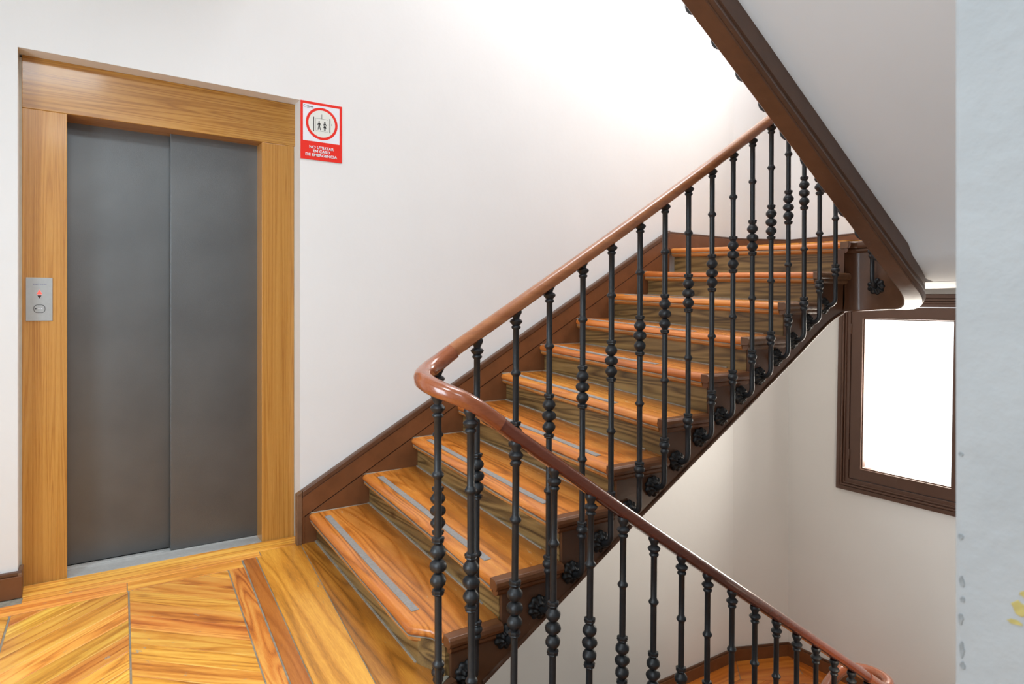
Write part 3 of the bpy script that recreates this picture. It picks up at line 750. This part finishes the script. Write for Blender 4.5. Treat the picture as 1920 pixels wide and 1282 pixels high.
# sloping plaster soffit of flight two
def z2(x): return 2.277 - 0.650 * (x - 1.834)
XS = [0.9 + (3.30 - 0.9) * i / 10 for i in range(11)]
cz_ = [(x, z2(x) + 0.148) for x in XS] + [(3.34, 1.420), (3.40, 1.380), (3.47, 1.342), (3.55, 1.315), (3.62, 1.303)]
Vv = []; Ff = []
for x, z in cz_:
    for y, zz in ((-1.755, z), (-1.755, z + 0.05), (-2.978, z), (-2.978, z + 0.05)): Vv.append((x, y, zz))
for i in range(len(cz_) - 1):
    b = i * 4
    for a_, b_ in ((0, 1), (1, 3), (3, 2), (2, 0)): Ff.append((b + a_, b + b_, b + 4 + b_, b + 4 + a_))
e_ = (len(cz_) - 1) * 4; Ff += [(0, 1, 3, 2), (e_, e_ + 1, e_ + 3, e_ + 2)]
o = mesh('plaster_soffit', Vv, Ff, M['plaster_soffit'], smooth=True); auto_smooth(o, 40); S2(o)
# treads of flight two (seen only from above)
for k in range(9):
    x = 3.30 - 0.25 * k; z = 1.60 + 0.1625 * (k + 1)
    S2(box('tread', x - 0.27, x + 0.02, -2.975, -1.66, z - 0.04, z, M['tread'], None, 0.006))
    S2(box('riser', x - 0.02, x, -2.975, -1.69, z - 0.1625, z - 0.04, M['riser'], None))
# baseboard of the upper landing
bu = empty('baseboard_upper', (4.2, -0.1, 1.67)); tag(bu, 'brown baseboard of the upper landing behind the balusters', kind='structure')
base_run((3.584, 0), (4.333, 0), 1.60, 0.130, M['brown'], bu, 0.03)
base_run((4.333, 0), (4.77, -0.19), 1.59, 0.138, M['brown'], bu, 0.03)
base_run((4.77, -0.19), (4.77, -2.97), 1.53, 0.196, M['brown'], bu, 0.03)

# ------------------------------------------------------------------ FLIGHT DOWN (under flight two, mostly below the frame)
stair3 = empty('staircase', (2.2, -2.3, -0.8))
tag(stair3, 'flight going down behind the near black railing at the bottom of the photo', 'staircase', 'stair flights round the well')
for k in range(9):
    x = 0.93 + 0.262 * (k + 1); z = -0.145 - 0.160 * (k + 1)
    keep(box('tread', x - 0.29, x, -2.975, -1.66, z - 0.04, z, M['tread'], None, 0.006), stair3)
    keep(box('riser', x - 0.262, x - 0.24, -2.975, -1.69, z, z + 0.12, M['riser'], None), stair3)
poly = [(0.9, -0.16)] 
for k in range(9):
    x = 0.93 + 0.262 * (k + 1); z = -0.145 - 0.160 * (k + 1)
    poly += [(x - 0.262, z + 0.118), (x - 0.262, z - 0.042)]
poly += [(3.30, -1.63), (3.30, -1.98), (0.9, -0.55)]
keep(xz_prism('outer_string', poly, -1.735, -1.69, M['brown_dark'], None), stair3)
keep(xz_prism('plaster_underside', [(0.9, -0.50), (3.30, -1.93), (3.30, -1.97), (0.9, -0.54)], -2.976, -1.735, M['plaster_soffit'], None), stair3)
keep(box('landing_edge', 0.90, 0.935, -2.976, -1.66, -0.36, -0.148, M['brown_dark'], None, 0.003), stair3)
keep(xz_prism('landing_edge', [(3.30, -1.9), (3.42, -1.9), (3.42, -1.59), (3.30, -1.62)], -2.976, -1.69, M['brown_dark'], None), stair3)

# fascia round the well at the entrance landing
fa = vsweep('trim_1', [(1.105, -1.3075, -0.32), (1.02, -1.32, -0.33), (0.955, -1.38, -0.33), (0.93, -1.45, -0.33), (0.93, -1.55, -0.33), (0.93, -1.69, -0.33)],
            [(0.0, 0.0), (0.0, 0.20), (0.03, 0.20), (0.03, 0.0)], M['brown_dark'])
tag(fa, 'brown painted fascia round the open well at the entrance landing', kind='structure')

# ------------------------------------------------------------------ balusters
LB = 1.243
def baluster_mesh():
    """origin under the handrail, hangs down; bottom bends towards +y"""
    prof = []   # (dist from top, radius, flute)
    def P(d, r, f=0): prof.append((d, r, f))
    br = 0.0112
    P(-0.006, 0.0185); P(0.0, 0.0205); P(0.005, 0.0208); P(0.010, 0.0185); P(0.022, 0.0128); P(0.027, 0.0122)
    P(0.031, 0.019); P(0.037, 0.0235); P(0.043, 0.0215); P(0.050, 0.0150); P(0.053, 0.0125); P(0.056, 0.0165); P(0.060, 0.0175); P(0.064, 0.0160); P(0.068, br)
    def ring(d): P(d - 0.016, br); P(d - 0.010, 0.0135); P(d - 0.005, 0.0178); P(d, 0.0188); P(d + 0.004, 0.0172); P(d + 0.008, 0.013); P(d + 0.014, br)
    ring(0.232)
    # cluster
    c = 0.495
    def fringe(d): P(d - 0.009, br); P(d - 0.007, 0.0178, 1); P(d - 0.001, 0.0196, 1); P(d + 0.003, 0.0170, 1); P(d + 0.006, 0.0182, 1); P(d + 0.009, 0.0142)
    fringe(c - 0.076)
    def bulb(d, r, f): P(d - 0.020, r * 0.52, f * 0.5); P(d - 0.012, r * 0.80, f); P(d - 0.004, r * 0.99, f); P(d + 0.002, r, f); P(d + 0.008, r * 0.93, f); P(d + 0.014, r * 0.74, f); P(d + 0.019, r * 0.55, f * 0.5)
    bulb(c - 0.042, 0.0245, 2)
    for a in range(-3, 4):
        P(c + 0.0205 * math.sin(a * PI / 7.2), 0.0250 * math.cos(a * PI / 7.6), 3)
    P(c + 0.022, 0.0135)
    bulb(c + 0.042, 0.0245, 2)
    fringe(c + 0.075); P(c + 0.086, br)
    ring(0.780)
    fringe(1.030); P(1.042, 0.0175); P(1.048, 0.0215); P(1.055, 0.0225); P(1.063, 0.0195); P(1.070, 0.0135); P(1.074, 0.0165); P(1.080, 0.0182); P(1.086, 0.016); P(1.092, br)
    P(1.14, 0.0112); P(1.20, 0.0112)
    prof.sort(key=lambda q: q[0])
    nseg = 16; Vv = []; Ff = []
    for d, r, f in prof:
        for s in range(nseg):
            a = 2 * PI * s / nseg; rr = r
            if f == 1: rr = r * (1 + 0.07 * (1 if s % 2 else -1))
            elif f == 2 or f == 1.0: rr = r * (1 + 0.035 * (1 if s % 2 else -1))
            elif f == 3: rr = r * (1 + 0.07 * (1 if (s // 2) % 2 else -1))
            Vv.append((rr * math.cos(a), rr * math.sin(a), -d))
    # bend: quarter circle towards +y then a thickening arm
    R = 0.040; z0 = -(LB - R)
    for i in range(1, 7):
        a = PI / 2 * i / 6
        cy = R - R * math.cos(a); cz = z0 - R * math.sin(a)
        for s in range(nseg):
            b = 2 * PI * s / nseg; r = 0.0112
            u = r * math.sin(b)       # in the bend plane
            Vv.append((r * math.cos(b), cy + u * math.cos(a), cz + u * math.sin(a)))
    for yy, r in ((0.052, 0.0125), (0.060, 0.0155), (0.066, 0.019)):
        for s in range(nseg):
            b = 2 * PI * s / nseg
            Vv.append((r * math.cos(b), yy, -LB + r * math.sin(b)))
    rows = len(Vv) // nseg
    for i in range(rows - 1):
        for s in range(nseg):
            q = (s + 1) % nseg
            Ff.append((i * nseg + s, i * nseg + q, (i + 1) * nseg + q, (i + 1) * nseg + s))
    Ff.append(tuple(range(nseg))); Ff.append(tuple((rows - 1) * nseg + s for s in range(nseg)))
    me = bpy.data.meshes.new('baluster'); me.from_pydata(Vv, [], Ff)
    bm = bmesh.new(); bm.from_mesh(me); bmesh.ops.recalc_face_normals(bm, faces=bm.faces)
    for f in bm.faces: f.smooth = True
    for e in bm.edges: e.smooth = not (len(e.link_faces) == 2 and e.calc_face_angle(0) > math.radians(50))
    bm.to_mesh(me); bm.free(); me.materials.append(M['iron'])
    return me
def rosette_mesh():
    """cast leaf rosette facing -y, centre at origin, back at y=+0.004"""
    na, nr = 36, 8; Vv = []; Ff = []
    rr = random.Random(5)
    for i in range(nr + 1):
        t = i / nr
        for s in range(na):
            a = 2 * PI * s / na
            lobe = abs(math.cos(a * 4.5))
            R = 0.046 * (0.84 + 0.18 * lobe)
            r = R * t
            h = 0.020 * (1 - t ** 2) + 0.008 * lobe * math.sin(PI * t) + 0.004 * math.cos(a * 9 + 1.4) * t + 0.005 * math.cos(t * 15) * (1 - 0.3 * t) + rr.uniform(-0.0012, 0.0012)
            if t == 1: h = 0.003
            if t == 0: h = 0.022
            Vv.append((r * math.cos(a), -h, r * math.sin(a)))
    b = len(Vv)
    for s in range(na):
        a = 2 * PI * s / na; lobe = abs(math.cos(a * 4.5)); R = 0.046 * (0.84 + 0.18 * lobe) * 0.96
        Vv.append((R * math.cos(a), 0.004, R * math.sin(a)))
    for i in range(nr + 1):
        for s in range(na):
            q = (s + 1) % na
            Ff.append((i * na + s, i * na + q, (i + 1) * na + q, (i + 1) * na + s))
    Ff.append(tuple(b + s for s in range(na)))
    me = bpy.data.meshes.new('rosette'); me.from_pydata(Vv, [], Ff)
    bm = bmesh.new(); bm.from_mesh(me); bmesh.ops.remove_doubles(bm, verts=bm.verts, dist=1e-7); bmesh.ops.recalc_face_normals(bm, faces=bm.faces)
    for f in bm.faces: f.smooth = True
    bm.to_mesh(me); bm.free(); me.materials.append(M['iron_cast'])
    return me
BM, RM = baluster_mesh(), rosette_mesh()
def baluster(par, x, y, ztop, zbot, ang=0.0, lean=0.0, rosette=True, reach=0.066):
    o = bpy.data.objects.new('baluster', BM); C.objects.link(o)
    o.location = (x, y, ztop); o.rotation_euler = (0, lean, ang)
    o.scale = (1, 1, (ztop - zbot) / LB)
    keep(o, par)
    if rosette:
        r = bpy.data.objects.new('rosette', RM); C.objects.link(r); r.parent = o
        r.location = (0, reach, -LB); r.scale = (1, 1, LB / (ztop - zbot))
        r['label'] = 'black cast leaf rosette bracket'
    return o

railA = empty('stair_railing', (2.0, -1.38, 0.9))
tag(railA, 'far black baluster railing rising right under a worn light brown handrail', 'railing', 'iron railings round the stairwell')
railB = empty('stair_railing', (2.0, -1.62, -0.2))
tag(railB, 'near black baluster railing descending right from the curved dark mahogany handrail', 'railing', 'iron railings round the stairwell')
railC = empty('stair_railing', (2.2, -1.62, 2.6))
tag(railC, 'railing of the upper flight whose brackets just show past the brown overhead string', 'railing', 'iron railings round the stairwell')

A = [(1.166, 1.048, -0.119), (1.328, 1.148, -0.036), (1.478, 1.245, 0.034), (1.639, 1.342, 0.130), (1.787, 1.438, 0.222), (1.944, 1.534, 0.320), (2.090, 1.628, 0.401), (2.236, 1.717, 0.491),
     (2.391, 1.812, 0.580), (2.538, 1.906, 0.662), (2.680, 1.992, 0.750), (2.825, 2.076, 0.834), (2.965, 2.160, 0.920), (3.100, 2.245, 1.003), (3.238, 2.330, 1.094), (3.387, 2.42, 1.183)]
for x, zt_, zb_ in A: baluster(railA, x, -1.38, zt_ + 0.004, zb_, 0.0, 0.005)
baluster(railA, 3.60, -1.46, 2.52, 1.290, math.radians(-80), 0)
baluster(railA, 1.012, -1.385, 0.965, -0.22, 0.0, 0)
def rail_z_down(x): return 0.769 - 0.676 * (x - 1.149)
Bx = [(0.928, -1.545, 0.898, 100), (1.002, -1.615, 0.855, 170), (1.165, -1.62, 0.740, 180), (1.316, -1.62, 0.637, 180), (1.472, -1.62, 0.526, 180), (1.622, -1.62, 0.422, 180)]
x = 1.775
while x < 3.45:
    Bx.append((x, -1.62, rail_z_down(x) - 0.022, 180)); x += 0.1475
for i, (x, y, z, a) in enumerate(Bx):
    baluster(railB, x, y, z, z - (1.300 if i < 4 else 1.25), math.radians(a), -0.012 if i > 1 else 0.004)
for i in range(10):
    x = 1.957 + 0.1495 * i
    zb = z2(x) + 0.083
    baluster(railC, x, -1.618, zb + 1.246, zb, PI, 0, reach=0.070)

# handrails
rp = [(-0.0255, -0.006), (-0.0245, -0.015), (-0.017, -0.021), (0.017, -0.021), (0.0245, -0.015), (0.0255, -0.006), (0.0265, 0.003), (0.023, 0.013), (0.015, 0.020), (0.006, 0.0225), (-0.006, 0.0225), (-0.015, 0.020), (-0.023, 0.013), (-0.0265, 0.003)]
def railz(x): return 1.023 + (2.077 - 1.023) * (x - 1.073) / (2.810 - 1.073) - 0.012 * math.sin(PI * (x - 1.073) / 1.737)
pa = [(x, -1.38, railz(x)) for x in [1.065 + i * 0.0973 for i in range(25)]]
xe_, ze_ = pa[-1][0], pa[-1][2]
def origin_to(o, c):
    c = Vector(c)
    for v in o.data.vertices: v.co -= c
    o.location = c; return o
o = sweep('handrail', pa, rp, M['rail_light'], None); auto_smooth(o, 40); origin_to(o, pa[0]); o['label'] = 'worn light brown handrail'; keep(o, railA)
# top turn and upper flight rail
pt = [(xe_, -1.38, ze_)] + arc(3.46, -1.50, 0.12, 90, -90, 12, ze_ + 0.06, ze_ + 0.16) + [(3.30, -1.62, ze_ + 0.24)]
pt += [(x, -1.62, ze_ + 0.24 + 0.65 * (3.30 - x)) for x in (3.0, 2.6, 2.2, 1.8, 1.4, 1.0)]
o = sweep('handrail', pt, rp, M['rail_light'], None); auto_smooth(o, 40); origin_to(o, pt[0]); keep(o, railC)
# turn at the entrance landing
pc = [(1.068, -1.38, 1.018), (1.045, -1.38, 1.003), (1.02, -1.382, 0.987), (0.99, -1.390, 0.972), (0.955, -1.410, 0.957), (0.927, -1.442, 0.946), (0.915, -1.480, 0.937), (0.914, -1.520, 0.928),
      (0.926, -1.560, 0.916), (0.948, -1.592, 0.904), (0.980, -1.612, 0.888), (1.02, -1.620, 0.864), (1.06, -1.62, 0.836), (1.10, -1.62, 0.807)]
# smooth the path
def smooth_path(P, it=2):
    for _ in range(it):
        Q = [P[0]]
        for a, b in zip(P, P[1:]):
            Q.append(tuple(a[i] * 0.75 + b[i] * 0.25 for i in range(3))); Q.append(tuple(a[i] * 0.25 + b[i] * 0.75 for i in range(3)))
        Q.append(P[-1]); P = Q
    return P
pc = smooth_path(pc)
rpf = [(a * 1.12, b * 1.12) for a, b in rp]
o = sweep('handrail_curve', pc, rpf, M['rail_curve'], None); auto_smooth(o, 50); origin_to(o, pc[0]); o['label'] = 'glossy reddish brown handrail turn'; keep(o, railB)
pd = [(1.095, -1.62, 0.811), (1.149, -1.62, 0.770), (1.30, -1.62, 0.668), (1.62, -1.62, 0.446), (2.073, -1.62, 0.142), (2.52, -1.62, -0.154), (3.0, -1.62, -0.474), (3.26, -1.62, -0.648)]
pd = smooth_path(pd)
o = sweep('handrail', pd, rp, M['rail_dark'], None); auto_smooth(o, 40); origin_to(o, pd[0]); o['label'] = 'dark glossy mahogany handrail'; keep(o, railB)
pe = [(3.24, -1.62, -0.634), (3.30, -1.62, -0.676), (3.36, -1.62, -0.716)] + arc(3.42, -1.50, 0.12, -90, 90, 12, -0.750, -0.768) + [(3.36, -1.38, -0.785), (3.30, -1.38, -0.815), (3.10, -1.38, -0.95), (2.7, -1.38, -1.20), (2.2, -1.38, -1.51)]
pe = smooth_path(pe)
o = sweep('handrail_curve', pe, rpf, M['rail_curve'], None); auto_smooth(o, 50); origin_to(o, pe[0]); o['label'] = 'reddish brown handrail turn at the lower landing'; keep(o, railB)

# ------------------------------------------------------------------ lift call panel
cp = empty('call_panel', (-0.104, 0.09, 1.203)); tag(cp, 'small brushed metal lift call plate with red arrow on the left jamb', 'control panel')
o = box('plate', -0.150, -0.058, 0.0855, 0.090, 1.112, 1.294, M['plate'], None, 0.0012); keep(o, cp)
def flat(name, pts, y, th, mat, par, loc=(0, 0)):
    """flat outline in x,z facing -y, th thick"""
    o = xz_prism(name, pts, y - th, y, mat, None); keep(o, par); return o
ax, az = -0.1035, 1.2335
o = flat('up_arrow', [(ax - 0.0095, az - 0.009), (ax + 0.0095, az - 0.009), (ax, az + 0.009)], 0.0857, 0.0010, M['lit'], cp); o['label'] = 'lit red up arrow'
az = 1.213
o = flat('down_arrow', [(ax - 0.0075, az + 0.0065), (ax + 0.0075, az + 0.0065), (ax, az - 0.0070)], 0.0857, 0.0008, M['dark_lens'], cp); o['label'] = 'unlit dark down arrow'
def rrect(cx, cz, w_, h_, r, n=6):
    P = []
    for sx, sz, a0 in ((1, 1, 0), (-1, 1, 90), (-1, -1, 180), (1, -1, 270)):
        for i in range(n + 1):
            a = math.radians(a0 + 90 * i / n)
            P.append((cx + sx * (w_ / 2 - r) + r * math.cos(a), cz + sz * (h_ / 2 - r) + r * math.sin(a)))
    return P
flat('button_rim', rrect(ax, 1.163, 0.040, 0.034, 0.013), 0.0857, 0.0006, M['ink'], cp)
b_ = flat('button', rrect(ax, 1.163, 0.036, 0.030, 0.0115), 0.0853, 0.0016, M['plate'], cp)
d_ = flat('button_mark', rrect(ax - 0.0125, 1.163, 0.005, 0.005, 0.0024, 3), 0.0838, 0.0004, M['ink'], cp)
for q in (-0.002, 0.0075):
    flat('button_mark', rrect(ax + q, 1.1635, 0.005, 0.0018, 0.0008, 2), 0.0838, 0.0004, M['white'], cp)

def text(name, s, cx, cz, y, width, mat, par, bold=0.0, height=None, align='CENTER'):
    cu = bpy.data.curves.new(name, 'FONT'); cu.body = s; cu.align_x = align; cu.size = 0.1; cu.offset = bold; cu.extrude = 0.0
    t = bpy.data.objects.new(name, cu); C.objects.link(t)
    bpy.context.view_layer.update()
    dg = bpy.context.evaluated_depsgraph_get()
    me = bpy.data.meshes.new_from_object(t.evaluated_get(dg))
    bpy.data.objects.remove(t); 
    xs = [v.co.x for v in me.vertices]; zs = [v.co.y for v in me.vertices]
    w0 = max(xs) - min(xs); h0 = max(zs) - min(zs); s1 = width / w0; s2 = (height / h0) if height else s1
    mx_ = (max(xs) + min(xs)) / 2; mz = (max(zs) + min(zs)) / 2
    for v in me.vertices: v.co = ((v.co.x - mx_) * s1, 0.0, (v.co.y - mz) * s2)
    bm = bmesh.new(); bm.from_mesh(me)
    r = bmesh.ops.extrude_face_region(bm, geom=list(bm.faces))
    for v in [g for g in r['geom'] if isinstance(g, bmesh.types.BMVert)]: v.co.y += -0.0003
    bmesh.ops.recalc_face_normals(bm, faces=bm.faces); bm.to_mesh(me); bm.free()
    me.name = name; me.materials.clear(); me.materials.append(mat)
    o = bpy.data.objects.new(name, me); C.objects.link(o); o.location = (cx, y, cz); keep(o, par)
    return o
text('lettering', 'IMAPT LEON', ax + 0.001, 1.2655, 0.0854, 0.046, M['violet_ink'], cp, 0.0, 0.006)

# paint chips on the wall end
wf = [o for o in bpy.data.objects if o.name == 'wall_front'][0]
def chip(name, y, z, ry, rz, mat, seed):
    r_ = random.Random(seed); n = 14
    pts = [(ry * (0.65 + 0.45 * r_.random()) * math.cos(2 * PI * i / n), rz * (0.65 + 0.45 * r_.random()) * math.sin(2 * PI * i / n)) for i in range(n)]
    VV = [(0.0, a, b) for a, b in pts] + [(-0.0008, a * 0.9, b * 0.9) for a, b in pts]
    FF = [tuple(range(n)), tuple(range(n, 2 * n))] + [(i, (i + 1) % n, n + (i + 1) % n, n + i) for i in range(n)]
    o = mesh(name, VV, FF, mat); o.location = Vector((0.8539, y, z)) - wf.location; o.parent = wf
    return o
M['chip_yellow'] = paint('old_yellow_paint', (160, 146, 86), 0.8, 0.15, 60)
M['chip_grey'] = paint('old_grey_plaster', (122, 126, 128), 0.85, 0.2, 60)
chip('paint_chip', -3.045, 0.828, 0.010, 0.0095, M['chip_yellow'], 1); chip('paint_chip', -3.040, 0.812, 0.0075, 0.0035, M['chip_yellow'], 2); chip('paint_chip', -3.049, 0.845, 0.006, 0.004, M['chip_yellow'], 3)
for i_, (zz_, hh_) in enumerate(((0.890, 0.004), (0.838, 0.008), (0.818, 0.004), (0.796, 0.008), (0.760, 0.011), (0.742, 0.005), (0.985, 0.003))):
    chip('paint_chip', -2.9875 - 0.001 * (i_ % 3), zz_, 0.0032, hh_, M['chip_grey'], 10 + i_)

# ------------------------------------------------------------------ emergency sign
sg = empty('warning_sign', (1.0675, -0.0005, 2.065)); tag(sg, 'red and white emergency sign on the wall right of the lift door', 'sign')
sx0, sx1, sz0, sz1 = 0.961, 1.174, 1.919, 2.2115
W_, H_ = sx1 - sx0, sz1 - sz0
def U(u): return sx0 + u * W_
def Vv_(v): return sz1 - v * H_
o = box('sign_board', sx0, sx1, -0.0035, -0.0003, sz0, sz1, M['red'], None, 0.0004); keep(o, sg)
def srect(name, u0, u1, v0, v1, mat, lay): return flat(name, [(U(u0), Vv_(v1)), (U(u1), Vv_(v1)), (U(u1), Vv_(v0)), (U(u0), Vv_(v0))], -0.0033 - lay * 0.0003, 0.0004, mat, sg)
srect('white_panel', 0.056, 0.938, 0.046, 0.680, M['white'], 0)
def disc(name, u, v, r, mat, lay, n=48): return flat(name, [(U(u) + r * math.cos(2 * PI * i / n), Vv_(v) + r * math.sin(2 * PI * i / n)) for i in range(n)], -0.0033 - lay * 0.0003, 0.0004, mat, sg)
disc('red_ring', 0.505, 0.360, 0.0815, M['red'], 1); disc('ring_field', 0.505, 0.360, 0.0685, M['offwhite'], 2)
srect('shaft_line', 0.300, 0.318, 0.255, 0.505, M['ink'], 3); srect('shaft_line', 0.690, 0.708, 0.250, 0.500, M['ink'], 3)
srect('cable_line', 0.497, 0.508, 0.195, 0.275, M['ink'], 3)
def outline(name, u0, u1, v0, v1, t, mat):
    cx_, cz2 = (U(u0) + U(u1)) / 2, (Vv_(v0) + Vv_(v1)) / 2; w2, h2 = U(u1) - U(u0), Vv_(v0) - Vv_(v1)
    a = rrect(cx_, cz2, w2, h2, 0.006); b = rrect(cx_, cz2, w2 - 2 * t, h2 - 2 * t, 0.005); n = len(a)
    y = -0.0044
    VV = [(x, y, z) for x, z in a] + [(x, y, z) for x, z in b] + [(x, y - 0.0003, z) for x, z in a] + [(x, y - 0.0003, z) for x, z in b]
    FF = []
    for i in range(n):
        j = (i + 1) % n
        FF += [(i, j, n + j, n + i), (2 * n + i, 3 * n + i, 3 * n + j, 2 * n + j), (i, 2 * n + i, 2 * n + j, j), (n + i, n + j, 3 * n + j, 3 * n + i)]
    o = mesh(name, VV, FF, mat); keep(o, sg)
outline('cabin_outline', 0.352, 0.660, 0.272, 0.490, 0.0009, M['ink'])
def person(name, u, skirt):
    cx_ = U(u); top = Vv_(0.315); h = 0.158 * H_; y = -0.0043
    q = h / 46.0
    VV = []; FF = []
    def addp(pts):
        b = len(VV); n = len(pts)
        VV.extend([(cx_ + a * q, y, top - c * q) for a, c in pts] + [(cx_ + a * q, y - 0.0003, top - c * q) for a, c in pts])
        FF.append(tuple(b + i for i in range(n))); FF.append(tuple(b + n + i for i in range(n)))
        for i in range(n): FF.append((b + i, b + (i + 1) % n, b + n + (i + 1) % n, b + n + i))
    addp([(3.6 * math.cos(2 * PI * i / 14), 3.8 + 3.6 * math.sin(2 * PI * i / 14)) for i in range(14)])
    if not skirt:
        addp([(-4.6, 9), (4.6, 9), (3.4, 25), (-3.4, 25)])
        addp([(-4.6, 9), (-2.6, 11.5), (-8.2, 24), (-10.8, 22.8)]); addp([(4.6, 9), (10.8, 22.8), (8.2, 24), (2.6, 11.5)])
        addp([(-3.4, 23), (0.8, 23), (-4.6, 45.5), (-8.0, 44.6)]); addp([(3.4, 23), (8.0, 44.6), (4.6, 45.5), (-0.8, 23)])
    else:
        addp([(-4.2, 9), (4.2, 9), (2.6, 19), (8.0, 33), (-8.0, 33), (-2.6, 19)])
        addp([(-4.2, 9), (-2.2, 11.5), (-8.0, 22.5), (-10.4, 21)]); addp([(4.2, 9), (10.4, 21), (8.0, 22.5), (2.2, 11.5)])
        addp([(-3.6, 32), (-0.4, 32), (-0.8, 46), (-3.4, 46)]); addp([(3.6, 32), (3.4, 46), (0.8, 46), (0.4, 32)])
    o = mesh(name, VV, FF, M['ink']); keep(o, sg)
person('man_figure', 0.440, False); person('woman_figure', 0.575, True)
srect('floor_mark', 0.735, 0.752, 0.335, 0.344, M['ink_grey'], 3); srect('floor_mark', 0.735, 0.752, 0.358, 0.367, M['ink_grey'], 3)
# small printed emblem: broken C ring and faint lines
em = []
for i in range(14):
    a = math.radians(50 + 265 * i / 13); em.append((U(0.098) + 0.0062 * math.cos(a), Vv_(0.088) + 0.0062 * math.sin(a)))
for i in range(13, -1, -1):
    a = math.radians(50 + 265 * i / 13); em.append((U(0.098) + 0.0044 * math.cos(a), Vv_(0.088) + 0.0044 * math.sin(a)))
flat('emblem', em, -0.0036, 0.0004, M['ink'], sg)
srect('emblem_line', 0.140, 0.195, 0.068, 0.076, M['ink_grey'], 1); srect('emblem_line', 0.140, 0.300, 0.086, 0.097, M['ink'], 1); srect('emblem_line', 0.150, 0.290, 0.110, 0.116, M['ink_grey'], 1)
text('lettering', 'NO UTILIZAR', U(0.500), Vv_(0.781), -0.0042, 0.126, M['white'], sg, 0.0030, 0.0146)
text('lettering', 'EN CASO', U(0.495), Vv_(0.846), -0.0042, 0.086, M['white'], sg, 0.0030, 0.0146)
text('lettering', 'DE EMERGENCIA', U(0.495), Vv_(0.914), -0.0042, 0.163, M['white'], sg, 0.0030, 0.0146)
